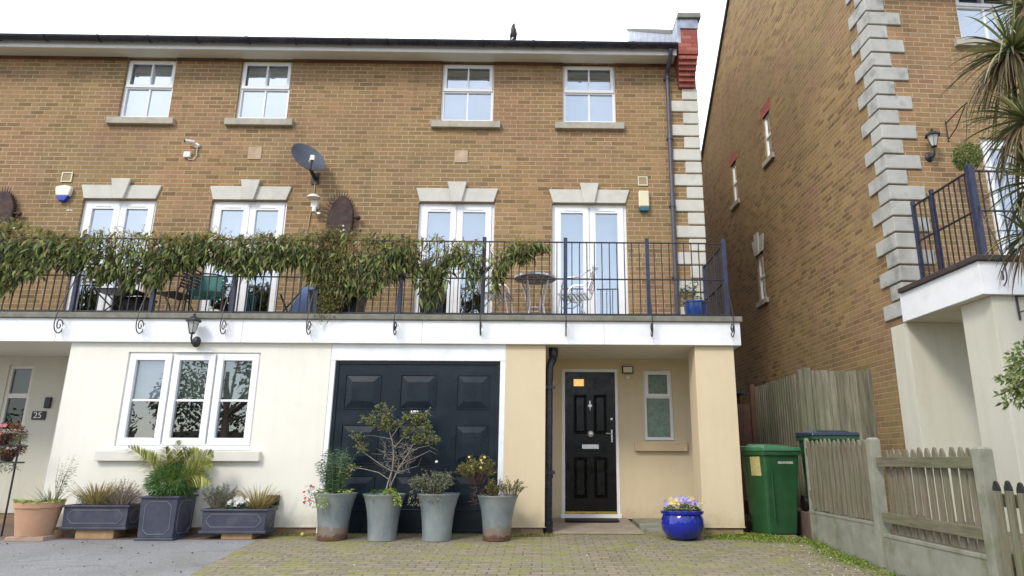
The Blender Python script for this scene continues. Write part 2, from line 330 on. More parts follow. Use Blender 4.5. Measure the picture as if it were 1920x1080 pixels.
# ------------------------------------------------------------------ mesh helpers
class MB:
    def __init__(s): s.v = []; s.f = []; s.mi = []; s.k = 0
    def add(s, vs, fs):
        b = len(s.v); s.v += [tuple(x) for x in vs]; s.f += [tuple(i+b for i in f) for f in fs]; s.mi += [s.k]*len(fs); return s
    def box(s, x0, x1, y0, y1, z0, z1):
        if x0 > x1: x0, x1 = x1, x0
        if y0 > y1: y0, y1 = y1, y0
        if z0 > z1: z0, z1 = z1, z0
        return s.add([(x0,y0,z0),(x1,y0,z0),(x1,y1,z0),(x0,y1,z0),(x0,y0,z1),(x1,y0,z1),(x1,y1,z1),(x0,y1,z1)],
            [(0,3,2,1),(4,5,6,7),(0,1,5,4),(1,2,6,5),(2,3,7,6),(3,0,4,7)])
    def hexa(s, bot, top):
        return s.add(list(bot)+list(top), [(0,3,2,1),(4,5,6,7),(0,1,5,4),(1,2,6,5),(2,3,7,6),(3,0,4,7)])
    def tube(s, pts, r, n=8, caps=True):
        pts = [Vector(p) for p in pts]; rs = r if hasattr(r, '__len__') else [r]*len(pts)
        rings = []; prev = None
        for i, p in enumerate(pts):
            d = (pts[min(i+1, len(pts)-1)]-pts[max(i-1, 0)])
            if d.length < 1e-9: d = Vector((0, 0, 1))
            d.normalize()
            a = prev if prev is not None else (Vector((0, 0, 1)) if abs(d.z) < .9 else Vector((1, 0, 0)))
            x = (a - d*a.dot(d))
            if x.length < 1e-6: x = d.orthogonal()
            x.normalize(); prev = x; y = d.cross(x)
            rings.append([p + (x*math.cos(2*math.pi*j/n) + y*math.sin(2*math.pi*j/n))*rs[i] for j in range(n)])
        vs = [q for rg in rings for q in rg]; fs = []
        for i in range(len(rings)-1):
            for j in range(n):
                a = i*n+j; b = i*n+(j+1) % n; fs.append((a, b, b+n, a+n))
        if caps: fs.append(tuple(range(n-1, -1, -1))); fs.append(tuple(range(len(vs)-n, len(vs))))
        return s.add(vs, fs)
    def lathe(s, c, prof, n=28, sx=1, sy=1, caps=True):
        vs = []; fs = []
        for r, z in prof:
            for j in range(n):
                a = 2*math.pi*j/n; vs.append((c[0]+r*sx*math.cos(a), c[1]+r*sy*math.sin(a), c[2]+z))
        for i in range(len(prof)-1):
            for j in range(n):
                a = i*n+j; b = i*n+(j+1) % n; fs.append((a, b, b+n, a+n))
        if caps: fs.append(tuple(range(n-1, -1, -1))); fs.append(tuple(range(len(vs)-n, len(vs))))
        return s.add(vs, fs)
    def prism(s, poly, y0, y1):   # poly in x,z extruded along y
        n = len(poly); vs = [(x, y0, z) for x, z in poly]+[(x, y1, z) for x, z in poly]
        return s.add(vs, [tuple(range(n)), tuple(range(2*n-1, n-1, -1))]+[(i, i+n, (i+1) % n+n, (i+1) % n) for i in range(n)])
    def prismx(s, poly, x0, x1):  # poly in y,z extruded along x
        n = len(poly); vs = [(x0, y, z) for y, z in poly]+[(x1, y, z) for y, z in poly]
        return s.add(vs, [tuple(range(n)), tuple(range(2*n-1, n-1, -1))]+[(i, i+n, (i+1) % n+n, (i+1) % n) for i in range(n)])
    def ball(s, c, r, n=12, m=8, sx=1, sy=1, sz=1):
        return s.lathe(c, [(max(1e-4, r*math.sin(math.pi*i/m)), -r*sz*math.cos(math.pi*i/m)) for i in range(m+1)], n, sx, sy)
    def leaf(s, p, d, L, W, droop=.25, up=None):
        d = Vector(d).normalized(); u = Vector(up) if up else Vector((random.uniform(-1, 1), random.uniform(-1, 1), random.uniform(-.2, 1)))
        w = d.cross(u)
        if w.length < 1e-4: w = d.orthogonal()
        w.normalize(); n = w.cross(d); p = Vector(p)
        m = p + d*L*.45 - Vector((0, 0, droop*L*.2)); t = p + d*L - Vector((0, 0, droop*L))
        return s.add([p, m+w*W*.5+n*W*.15, t, m-w*W*.5+n*W*.15, m], [(0, 1, 4), (1, 2, 4), (4, 2, 3), (0, 4, 3)])
    def blade(s, pts, W):
        """long strap leaf following pts, width tapering at both ends"""
        pts = [Vector(q) for q in pts]; n = len(pts); vs = []; side = None
        for i, q in enumerate(pts):
            d = (pts[min(i+1, n-1)]-pts[max(i-1, 0)]).normalized()
            if side is None:
                side = d.cross(Vector((random.uniform(-.3, .3), random.uniform(-.3, .3), 1)))
                if side.length < 1e-3: side = d.orthogonal()
                side.normalize()
            k = i/(n-1); wd = W*.5*(.55+.45*min(1, k*4))*(1-k**2.2)+.0008
            vs += [q+side*wd, q-side*wd]
        return s.add(vs, [(2*i, 2*i+1, 2*i+3, 2*i+2) for i in range(n-1)])

def mesh(name, mb, mat, smooth=False, off=(0, 0, 0)):
    me = bpy.data.meshes.new(name)
    vs = [(x-off[0], y-off[1], z-off[2]) for x, y, z in mb.v]
    me.from_pydata(vs, [], mb.f)
    mats = mat if isinstance(mat, (list, tuple)) else [mat]
    for m in mats: me.materials.append(M[m] if isinstance(m, str) else m)
    if len(mats) > 1: me.polygons.foreach_set('material_index', mb.mi)
    if smooth:
        me.polygons.foreach_set('use_smooth', [True]*len(me.polygons))
        try: me.set_sharp_from_angle(angle=R(40))
        except Exception: pass
    me.update(); return me

OFF = {}
def obj(name, mb, mat, parent=None, smooth=False, bevel=0, label=None):
    off = OFF.get(parent.name, (0, 0, 0)) if parent else (0, 0, 0)
    o = bpy.data.objects.new(name, mesh(name, mb, mat, smooth, off)); C.objects.link(o)
    if parent: o.parent = parent; OFF[o.name] = off
    if bevel:
        b = o.modifiers.new('bevel', 'BEVEL'); b.width = bevel; b.segments = 2; b.limit_method = 'ANGLE'; b.angle_limit = R(40)
    if label: o['label'] = label
    return o
def tag(o, label, cat, group=None):
    o['label'] = label; o['category'] = cat
    if group: o['group'] = group
    return o
def thing(name, label, cat, loc=(0, 0, 0), rz=0, group=None, local=False):
    """Empty at the thing's base; parts are modelled in world coordinates unless local"""
    o = bpy.data.objects.new(name, None); C.objects.link(o); o.location = loc; o.rotation_euler = (0, 0, rz); o.empty_display_size = .1
    OFF[o.name] = (0, 0, 0) if local else tuple(loc)
    return tag(o, label, cat, group)
def struct(name, mb, mat, **k):
    o = obj(name, mb, mat, **k); o['kind'] = 'structure'; return o
def stuff(o): o['kind'] = 'stuff'; return o
def dup(root, loc, rz, label, group=None):
    r = root.copy(); C.objects.link(r); r.location = loc; r.rotation_euler = (0, 0, rz); r['label'] = label
    if group: r['group'] = group
    for ch in list(root.children):
        c = ch.copy(); C.objects.link(c); c.parent = r
        for g in ch.children:
            d = g.copy(); C.objects.link(d); d.parent = c
    return r
def wall(mb, u0, u1, z0, z1, holes, P, depth=.09, inward=1):
    """sheet wall with openings and reveals. P(u, z, d) -> xyz"""
    us = sorted({u0, u1, *[h[0] for h in holes], *[h[1] for h in holes]}); us = [u for u in us if u0 <= u <= u1]
    zs = sorted({z0, z1, *[h[2] for h in holes], *[h[3] for h in holes]}); zs = [z for z in zs if z0 <= z <= z1]
    for a, b in zip(us, us[1:]):
        for c, d in zip(zs, zs[1:]):
            um, zm = (a+b)/2, (c+d)/2
            if any(h[0] < um < h[1] and h[2] < zm < h[3] for h in holes): continue
            mb.add([P(a, c, 0), P(b, c, 0), P(b, d, 0), P(a, d, 0)], [(0, 1, 2, 3)])
    for h in holes:
        a, b, c, d = h[:4]
        for q in ([(a, c), (a, d)], [(b, d), (b, c)], [(a, d), (b, d)], [(b, c), (a, c)]):
            (x, y), (x2, y2) = q
            mb.add([P(x, y, 0), P(x2, y2, 0), P(x2, y2, depth), P(x, y, depth)], [(0, 1, 2, 3)])
def bar_frame(mb, x0, x1, z0, z1, w, y0, y1, wb=None):
    wb = wb or w
    mb.box(x0, x0+w, y0, y1, z0, z1); mb.box(x1-w, x1, y0, y1, z0, z1)
    mb.box(x0+w, x1-w, y0, y1, z1-w, z1); mb.box(x0+w, x1-w, y0, y1, z0, z0+wb)

def ground_z(y): return .15+.04*min(0, y-8.9)

# ------------------------------------------------------------------ ground
def pavermat():
    k = NT('block_paving'); g = k.n('ShaderNodeNewGeometry'); p = k.n('ShaderNodeSeparateXYZ', i_0=g.outputs['Position'])
    bw, bh = .2, .1
    wob = k.math('MULTIPLY', k.math('SUBTRACT', k.noise(g.outputs['Position'], 5, 2), .5), .02)
    yy = k.math('ADD', p.outputs['Y'], wob)
    ry = k.math('DIVIDE', yy, bh); row = k.math('FLOOR', ry); u = k.math('ADD', k.math('DIVIDE', k.math('ADD', p.outputs['X'], wob), bw), k.math('MULTIPLY', k.math('MODULO', row, 2), .5))
    cu = k.math('FLOOR', u); fu = k.math('FRACT', u); fy = k.math('FRACT', ry)
    e = k.math('MINIMUM', k.math('MULTIPLY', k.math('MINIMUM', fu, k.math('SUBTRACT', 1, fu)), bw), k.math('MULTIPLY', k.math('MINIMUM', fy, k.math('SUBTRACT', 1, fy)), bh))
    msk = k.n('ShaderNodeMapRange', i_0=e, i_1=.002, i_2=.009).outputs[0]
    cv = k.n('ShaderNodeCombineXYZ', i_0=cu, i_1=row); wn = k.n('ShaderNodeTexWhiteNoise', noise_dimensions='2D', i_0=cv.outputs[0])
    bc = k.ramp(wn.outputs['Value'], [(0, (.2, .165, .125)), (.4, (.27, .225, .165)), (.7, (.32, .255, .19)), (1, (.31, .27, .2))])
    bc = k.mix(k.ramp(k.noise(g.outputs['Position'], 2.2, 7, .7), [(.35, 0), (.6, .8)]), bc, (.25, .225, .17))
    bc = k.mix(k.ramp(k.noise(g.outputs['Position'], 24, 6, .75), [(.4, 0), (.75, .7)]), bc, (.12, .105, .075))
    jc = k.mix(k.ramp(k.noise(g.outputs['Position'], 1.3, 4), [(.4, 0), (.62, 1)]), (.085, .07, .045), (.16, .18, .035))
    mo = k.ramp(k.noise(g.outputs['Position'], 3.4, 8, .72), [(.5, 0), (.6, .8)])
    near = k.n('ShaderNodeMapRange', i_0=p.outputs['Y'], i_1=5.5, i_2=8.6, i_3=.45, i_4=1).outputs[0]
    cc = k.mix(msk, jc, bc); cc = k.mix(k.math('MULTIPLY', mo, near), cc, k.mix(k.noise(g.outputs['Position'], 60, 3), (.12, .14, .025), (.33, .34, .08)))
    k.col(cc); k.b.inputs['Roughness'].default_value = .92; k.b.inputs['Specular IOR Level'].default_value = .2
    k.bump(k.math('ADD', k.math('MULTIPLY', msk, 1.2), k.math('ADD', k.noise(g.outputs['Position'], 50, 4), mo)), .6, .006)
    return k.m
M['pavers'] = pavermat()
def tarmat():
    k = NT('tarmac'); v = k.pos()
    c = k.ramp(k.noise(v, 55, 5, .8), [(.3, (.13, .13, .137)), (.5, (.22, .22, .228)), (.7, (.4, .4, .4))])
    c = k.mix(k.ramp(k.noise(v, 1.2, 6, .6), [(.4, 0), (.7, .55)]), c, (.15, .145, .13))
    c = k.mix(k.ramp(k.noise(v, 4, 6, .7), [(.62, 0), (.75, .5)]), c, (.3, .29, .27))
    c = k.mix(k.ramp(k.noise(v, 2.1, 3, .5), [(.62, 0), (.74, .4)]), c, (.1, .1, .1))
    cr_ = k.n('ShaderNodeTexVoronoi', feature='DISTANCE_TO_EDGE', i_Vector=k.mix(.3, v, k.n('ShaderNodeTexNoise', i_Vector=v, i_Scale=2.5, i_Detail=5.).outputs['Color']), i_Scale=.7)
    c = k.mix(k.ramp(cr_.outputs['Distance'], [(0, .35), (.006, 0)]), c, (.04, .04, .035))
    k.col(c); k.b.inputs['Roughness'].default_value = .9; k.bump(k.noise(v, 90, 4, .7), .8, .008); return k.m
M['tarmac'] = tarmat()
M['earth'] = plain('earth', (.12, .1, .06), .95, var=.3, scale=3, bump=.5)
M['road'] = plain('road_asphalt', (.06, .06, .062), .9, var=.2, scale=30, bump=.4)

mb = MB(); mb.add([(-150, -150, -.06), (150, -150, -.06), (150, 200, -.06), (-150, 200, -.06)], [(0, 1, 2, 3)]); struct('ground', mb, 'earth')
def sheet(pts, dz):   # pts x,y ; splits at Y=8.9 handled by caller
    return [(x, y, ground_z(y)+dz) for x, y in pts]
mb = MB(); mb.add(sheet([(-2.2, -2), (3.2, -2), (3.2, 8.9), (-3.42, 8.9)], 0), [(0, 1, 2, 3)])
mb.add(sheet([(-3.42, 8.9), (3.2, 8.9), (3.2, 12.5), (-3.42, 12.5)], 0), [(0, 1, 2, 3)]); struct('driveway', mb, 'pavers')
mb = MB(); mb.add(sheet([(-14, -2), (-2.2, -2), (-3.37, 8.45), (-14, 8.45)], 0), [(0, 1, 2, 3)]); struct('tarmac', mb, 'tarmac')
mb = MB(); mb.add(sheet([(-14, 8.45), (-3.37, 8.45), (-3.42, 8.9), (-14, 8.9)], .0), [(0, 1, 2, 3)])
mb.add(sheet([(-14, 8.9), (-3.42, 8.9), (-3.42, 12.5), (-14, 12.5)], .0), [(0, 1, 2, 3)])
M['flatstone'] = plain('flat_stone', (.33, .24, .18), .9, var=.2, scale=8, bump=.4)
M['brownpave'] = plain('brown_paving', (.15, .1, .08), .9, var=.25, scale=7, bump=.5)
struct('path', mb, 'brownpave')
mb = MB(); mb.box(-60, 60, -5.4, -2, -.5, ground_z(-2)-.004); struct('pavement', mb, 'slab')
mb = MB(); mb.add([(-60, -5.4, -.4), (60, -5.4, -.4), (60, -60, -.4), (-60, -60, -.4)], [(3, 2, 1, 0)])
mb = MB(); mb.box(-60, 60, -13, -5.4, -.5, -.045); struct('road', mb, 'road')
# raised garden beyond the fence
mb = MB(); mb.box(3.34, 12, 1.5, 8.35, -.2, .36); struct('garden_ground', mb, 'earth')
mb = MB(); mb.box(3.34, 4.6, 8.35, 20, -.2, .42); struct('side_path', mb, 'brownpave')
mb = MB(); mb.box(3.2, 3.34, -2, 1.5, -.2, .1); struct('verge', mb, 'earth')
# porch slab
mb = MB(); mb.hexa([(.12, 9.05, .1), (1.3, 8.95, .1), (1.22, 10.19, .1), (.12, 10.19, .1)], [(.12, 9.05, .162), (1.3, 8.95, .162), (1.22, 10.19, .25), (.12, 10.19, .25)])
struct('porch_slab', mb, 'slab', bevel=.006)
mb = MB(); mb.hexa([(1.3, 9.35, .1), (2.02, 9.35, .1), (2.02, 10.19, .1), (1.3, 10.19, .1)], [(1.3, 9.35, .23), (2.02, 9.35, .23), (2.02, 10.19, .245), (1.3, 10.19, .245)])
mb.box(1.36, 2.02, 9.22, 9.34, .1, .19)
struct('porch_step', mb, 'concrete', bevel=.006)

def room(x0, x1, z0, z1, ya, yb):
    m = MB(); e = .02
    m.box(x0-e, x1+e, yb, yb+e, z0-e, z1+e); m.box(x0-e, x0, ya, yb-.001, z0, z1); m.box(x1, x1+e, ya, yb-.001, z0, z1); m.box(x0-e, x1+e, ya, yb-.001, z0-e, z0-.001); m.box(x0-e, x1+e, ya, yb-.001, z1+.001, z1+e)
    return m
# ------------------------------------------------------------------ windows and doors
FY = 10.2      # brick facade
GY = 8.9       # ground floor and balcony front
def PY(Y0):
    return lambda u, z, d: (u, Y0+d, z)
def sash(root, x0, x1, z0, z1, y, blind='blind', topgap=.17, sill=True, seed=0):
    y = y+.05; w = .048
    f = MB(); bar_frame(f, x0, x1, z0, z1, w, y, y+.07, .06)
    zm = z0+(z1-z0)*.535
    f.box(x0+w, x1-w, y+.004, y+.066, zm-.028, zm+.022)
    bar_frame(f, x0+w*.55, x1-w*.55, zm-.006, z1-w*.55, .055, y-.018, y-.001)
    f.box(x0-.01, x1+.01, y-.03, y-.001, z0-.012, z0+.016)
    fr = obj('window', f, 'white', root, bevel=.004)
    xm = (x0+x1)/2
    g = MB(); g.box(xm-.012, xm+.012, y-.012, y+.03, zm+.05, z1-.075); g.box(xm-.012, xm+.012, y+.012, y+.04, z0+.061, zm-.029); obj('glazing_bar', g, 'white', fr)
    g = MB(); g.add([(x0+w, y+.036, z0+.05), (x1-w, y+.036, z0+.05), (x1-w, y+.036, z1-w), (x0+w, y+.036, z1-w)], [(0, 1, 2, 3)]); obj('pane', g, 'glass', fr)
    b = MB(); yb = y+.16; n = 12
    zt = z1-w-topgap
    b.add([(x0+.02, yb, z0), (x1-.02, yb, z0), (x1-.02, yb, zt), (x0+.02, yb, zt)], [(0, 1, 2, 3)]); obj('blind', b, blind, fr)
    b = room(x0, x1, z0, z1, y+.075, y+.4); obj('interior', b, 'dark', fr)
    if sill:
        q = MB(); q.box(x0-.13, x1+.13, FY-.075 if y > 9.9 else y-.12, y+.02, z0-.135, z0-.018); obj('sill', q, 'sill', fr, bevel=.006)
    return fr
def french(root, x0, x1, z0, z1, y, plant=False, lowdark=False):
    y = y+.05; w = .045
    f = MB(); f.box(x0, x0+w, y, y+.07, z0, z1); f.box(x1-w, x1, y, y+.07, z0, z1); f.box(x0+w, x1-w, y, y+.07, z1-w, z1); f.box(x0+w, x1-w, y, y+.07, z0, z0+.03)
    fr = obj('french_door', f, 'white', root, bevel=.004)
    xm = (x0+x1)/2
    for a, b in ((x0+w, xm), (xm, x1-w)):
        l = MB(); bar_frame(l, a+.003, b-.003, z0+.035, z1-w-.002, .1, y-.012, y+.05, .13)
        l.box(a+.15, b-.15, y-.02, y-.0125, z1-w-.068, z1-w-.05)
        lf = obj('door_leaf', l, 'white', fr, bevel=.004)
    g = MB()
    for a, b in ((x0+w+.103, xm-.103), (xm+.103, x1-w-.103)):
        g.add([(a, y+.02, z0+.165), (b, y+.02, z0+.165), (b, y+.02, z1-w-.102), (a, y+.02, z1-w-.102)], [(0, 1, 2, 3)])
    obj('pane', g, 'glass', fr)
    h = MB(); h.box(xm+.03, xm+.05, y-.03, y-.013, z0+.95, z0+1.12); h.box(xm+.03, xm+.14, y-.05, y-.03, z0+1.06, z0+1.075); obj('door_handle', h, 'steel', fr)
    b = MB(); zt = z0+(.75 if lowdark else .0)
    b.add([(x0+.05, y+.2, zt), (x1-.05, y+.2, zt), (x1-.05, y+.2, z1-.1), (x0+.05, y+.2, z1-.1)], [(0, 1, 2, 3)]); obj('curtain', b, 'blind', fr)
    b = room(x0, x1, z0, z1, y+.075, y+.6); obj('interior', b, 'dark', fr)
    return fr
def lintel(root, x0, x1, z0=5.115, z1=5.345):
    m = MB(); m.prism([(x0+.02, z0), (x1-.02, z0), (x1+.05, z1), (x0-.05, z1)], FY-.03, FY+.1); l = obj('lintel', m, 'stone', root, bevel=.005)
    xm = (x0+x1)/2
    k = MB(); k.prism([(xm-.08, z0-.015), (xm+.08, z0-.015), (xm+.155, z1+.1), (xm-.155, z1+.1)], FY-.075, FY-.031); obj('keystone', k, 'stone', l, bevel=.006)

# ------------------------------------------------------------------ the two houses of the terrace
DIV = -2.93
W = {1: (-7.13, -6.29), 2: (-5.19, -4.33), 3: (-1.77, -.88), 4: (.295, 1.197)}
D = {1: (-7.43, -6.25), 2: (-5.37, -4.16), 3: (-2.04, -.81), 4: (.12, 1.335)}
WZ, DZ = (6.56, 7.675), (2.97, 5.105)
def upper(root, x0, x1, ws, ds):
    m = MB(); holes = [(W[i][0], W[i][1], WZ[0], WZ[1]+.02) for i in ws]+[(D[i][0], D[i][1], 2.9, DZ[1]) for i in ds]
    wall(m, x0, x1, 2.88, 7.9, holes, PY(FY), .11)
    obj('brick_wall', m, 'brick', root)
    m = MB()   # dark brick soldier band under the soffit
    xs = sorted([x0, x1]+[v for i in ws for v in W[i]])
    for a, b in zip(xs[::2], xs[1::2]):
        m = MB(); m.box(a, b, FY-.012, FY-.001, 7.64, 7.699); obj('brick_band', m, 'bandbrick', root)
    for i in ws: sash(root, *W[i], *WZ, FY, topgap=(.02, .03, .17, .13)[i-1])
    for i in ds: french(root, *D[i], *DZ, FY, lowdark=i in (1, 2, 3)); lintel(root, D[i][0], D[i][1])
def eaves(root, x0, x1, end):
    m = MB(); m.box(x0, x1, 9.86, 9.885, 7.655, 7.8); obj('fascia_board', m, 'fascia', root, bevel=.003)
    m = MB(); m.box(x0, x1, 9.886, FY-.002, 7.70, 7.712)
    obj('soffit', m, 'soffit', root)
    m = MB()  # half-round gutter
    n = 8; c = (9.77, 7.79); r = .072
    arc = [(c[0]-r*math.cos(math.pi*i/n), c[1]-r*math.sin(math.pi*i/n)) for i in range(n+1)]
    inn = [(c[0]-(r-.006)*math.cos(math.pi*i/n), c[1]-(r-.006)*math.sin(math.pi*i/n)) for i in range(n, -1, -1)]
    poly = arc+inn
    m.prismx(poly, x0, x1)
    g = obj('gutter', m, 'gutter', root, smooth=True)
    x = x0+.3
    while x < x1:
        b = MB()
        big = random.random() < .3; wd = .05 if big else .02
        b.prismx([(c[0]-(r+.012)*math.cos(math.pi*i/n), c[1]-(r+.012)*math.sin(math.pi*i/n)) for i in range(n+1)]+[(c[0]-(r+.001)*math.cos(math.pi*i/n), c[1]-(r+.001)*math.sin(math.pi*i/n)) for i in range(n, -1, -1)], x, x+wd)
        obj('gutter_bracket', b, 'gutter', g); x += .83+random.uniform(-.05, .05)
    m = MB()  # roof: front pitch, back pitch
    RY, RZ, EY, EZ = 15.8, 12.02, 9.81, 7.87
    m.add([(x0, EY, EZ), (x1, EY, EZ), (x1, RY, RZ), (x0, RY, RZ), (x0, 2*RY-EY, EZ), (x1, 2*RY-EY, EZ)], [(0, 1, 2, 3), (3, 2, 5, 4)])
    m.add([(x0, EY+.01, EZ-.11), (x1, EY+.01, EZ-.11), (x1, EY, EZ), (x0, EY, EZ)], [(0, 1, 2, 3)])
    obj('roof', m, 'slate', root)

HA = thing('terraced_house', 'end of terrace brick house with navy garage door, black front door and ochre ground floor', 'house', (0, FY, .15))
HB = thing('terraced_house', 'left hand brick house with cream ground floor and white three-part window', 'house', (-6, FY, .15))
upper(HA, DIV, 2.585, (3, 4), (3, 4)); upper(HB, -10.2, DIV, (1, 2), (1, 2))
eaves(HA, DIV, 2.2, True); eaves(HB, -10.2, DIV, False)

# side and rear of the end house
m = MB(); X = 2.585
m.add([(X, FY, .15), (X, 21.4, .15), (X, 21.4, 7.9), (X, 15.8, 12.2), (X, FY, 8.1)], [(0, 1, 2, 3, 4)])
m.add([(X, 21.4, .15), (-10.2, 21.4, .15), (-10.2, 21.4, 7.9), (X, 21.4, 7.9)], [(0, 1, 2, 3)])
obj('side_wall', m, 'brick', HA)
# quoins of the end house, corner X=2.6
z = 7.21; i = 0; hq = .235
while z > 3.0:
    q = MB(); wd = .27 if i % 2 == 0 else .47
    q.box(2.60-wd, 2.60, FY-.03, FY+(.47 if i % 2 == 0 else .27), z-.2, z)
    obj('quoin', q, 'stone', HA, bevel=.012)
    z -= .225; i += 1
# corbel and parapet at the gable
m = MB()
for k in range(6):
    z1_ = 7.665-.075*k; m.box(2.235+.008*k, 2.555-.004*k, 9.86+.05*k, FY-.002, z1_-.073, z1_-.002)
    if k < 5: pass
m2 = MB(); m2.box(2.235, 2.57, 9.84, FY+.6, 7.67, 8.12); m2.box(2.27, 2.565, 9.845, FY+.6, 8.12, 8.25)
ck = obj('corbel', m, 'redbrick', HA); obj('parapet_end', m2, 'redbrick', HA)
lp = MB(); lp.box(2.27, 2.58, 9.82, FY+.55, 8.15, 8.33)
# parapet wall running up the roof slope
sl = (12.46-8.46)/(15.8-10.25)
lp.prismx([(9.835, 7.87), (9.835, 8.33), (10.25, 8.33), (15.8, 12.36), (15.8, 11.9), (10.3, 7.9)], 2.225, 2.28)
lp.prismx([(10.8, 8.2), (10.8, 8.7), (15.8, 12.34), (15.8, 11.9)], 2.28, 2.55)
obj('lead_flashing', lp, 'lead', HA)
cp = MB(); cp.box(2.235, 2.63, 9.78, 10.26, 8.335, 8.43)
cp.prismx([(10.262, 8.345), (10.262, 8.43), (15.82, 12.46), (15.82, 12.37)], 2.2, 2.62)
obj('coping', cp, 'coping', HA, bevel=.008)

# rainwater pipe on the brick corner
m = MB(); m.tube([(2.09, 9.77, 7.72), (2.09, 9.82, 7.63), (2.09, FY-.07, 7.5), (2.08, FY-.07, 7.4)], .036, 10)
m.tube([(2.08, FY-.07, 7.42), (2.075, FY-.07, 2.95)], .034, 12)
for zz in (7.42, 6.3, 5.1, 3.9): m.tube([(2.08, FY-.07, zz), (2.08, FY-.07, zz-.06)], .043, 12); m.box(2.03, 2.13, FY-.05, FY-.002, zz-.045, zz-.015)
obj('downpipe', m, 'pipe', HA, smooth=True)

# ground floor ---------------------------------------------------------------
GZ = 2.556
# cream wall of left house
m = MB(); wx = (-5.5, -3.76); holes = [(wx[0], wx[1], 1.17, 2.43)]
wall(m, -6.27, DIV+.1, .235, GZ, holes, PY(GY), .09)
m.add([(-6.27, GY, .235), (-6.27, FY, .235), (-6.27, FY, GZ), (-6.27, GY, GZ)], [(0, 1, 2, 3)])
m.box(-6.28, DIV+.1, GY-.01, GY-.001, .232, .245)
obj('rendered_wall', m, 'cream', HB)
m = MB(); m.box(-6.26, DIV+.1, GY+.02, GY+.3, .0, .233); obj('plinth', m, 'plinth', HB)
# three-part casement
f = MB(); y = GY+.03; x0, x1 = wx; z0, z1 = 1.2, 2.43
f.box(x0, x0+.05, y, y+.07, z0, z1); f.box(x1-.05, x1, y, y+.07, z0, z1); f.box(x0+.05, x1-.05, y, y+.07, z1-.05, z1); f.box(x0+.05, x1-.05, y, y+.07, z0, z0+.05)
third = (x1-x0-.02)/3; tw = [x0+.01+third*i for i in range(4)]
f.box(x0-.01, x1+.01, y-.045, y-.001, z0-.03, z0+.012)
wn = obj('window', f, 'white', HB, bevel=.004)
for i in range(3):
    g = MB(); bar_frame(g, tw[i]+.012, tw[i+1]-.012, z0+.03, z1-.02, .085, y-.02, y+.06, .09); zm = z0+.60
    g.box(tw[i]+.098, tw[i+1]-.098, y+.01, y+.04, zm-.014, zm+.014); obj('casement', g, 'white', wn, bevel=.004)
g = MB(); g.add([(x0+.05, y+.025, z0+.05), (x1-.05, y+.025, z0+.05), (x1-.05, y+.025, z1-.05), (x0+.05, y+.025, z1-.05)], [(0, 1, 2, 3)]); obj('pane', g, 'glassg', wn)
for i, c in enumerate(('blind', 'blindg', 'blindg')):
    b = MB(); b.add([(tw[i]+.03, y+.12, zm), (tw[i+1]-.03, y+.12, zm), (tw[i+1]-.03, y+.12, z1), (tw[i]+.03, y+.12, z1)], [(0, 1, 2, 3)]); obj('blind', b, c, wn)
b = room(x0, x1, z0, z1, y+.075, y+.9); obj('interior', b, 'dark', wn)
b = MB(); b.box(x0+.6, x0+1.1, GY+.03-.055, GY+.03-.046, z1+.0, z1+.018); obj('trickle_vent', b, 'white', wn)
q = MB(); q.box(-5.68, -3.61, GY-.07, GY+.03, 1.03, 1.155); obj('sill', q, 'creamj', wn, bevel=.006)
# porch of the left house
m = MB(); holes = [(-8.05, -7.67, 1.43, 2.42)]
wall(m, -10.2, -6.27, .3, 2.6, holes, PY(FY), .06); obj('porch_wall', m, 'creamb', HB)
m = MB(); m.box(-10.2, -6.27, FY+.015, FY+.2, .0, .3); obj('porch_plinth', m, 'plinth', HB)
m = MB(); m.box(-7.17, -7.0, FY-.04, FY-.002, .3, GZ-.02); m.box(-7.11, -7.08, FY-.05, FY-.041, .3, GZ-.02); obj('pipe_boxing', m, 'fascia', HB)
f = MB(); bar_frame(f, -8.05, -7.67, 1.43, 2.42, .05, FY+.02, FY+.07); f.box(-8.0, -7.72, FY+.018, FY+.068, 1.93, 2.0); ww = obj('window', f, 'creamj', HB, bevel=.004)
g = MB(); g.add([(-8.0, FY+.05, 1.45), (-7.7, FY+.05, 1.45), (-7.7, FY+.05, 2.4), (-8.0, FY+.05, 2.4)], [(0, 1, 2, 3)]); obj('pane', g, 'glassd', ww)
g = MB(); g.add([(-8.0, FY+.1, 2.0), (-7.7, FY+.1, 2.0), (-7.7, FY+.1, 2.4), (-8.0, FY+.1, 2.4)], [(0, 1, 2, 3)]); obj('blind', g, 'blinddark', ww)
g = room(-8.05, -7.67, 1.43, 2.42, FY+.08, FY+.4); obj('interior', g, 'dark', ww)
g = MB(); g.box(-8.12, -7.6, FY-.05, FY+.02, 1.33, 1.425); obj('sill', g, 'creamb', ww, bevel=.005)
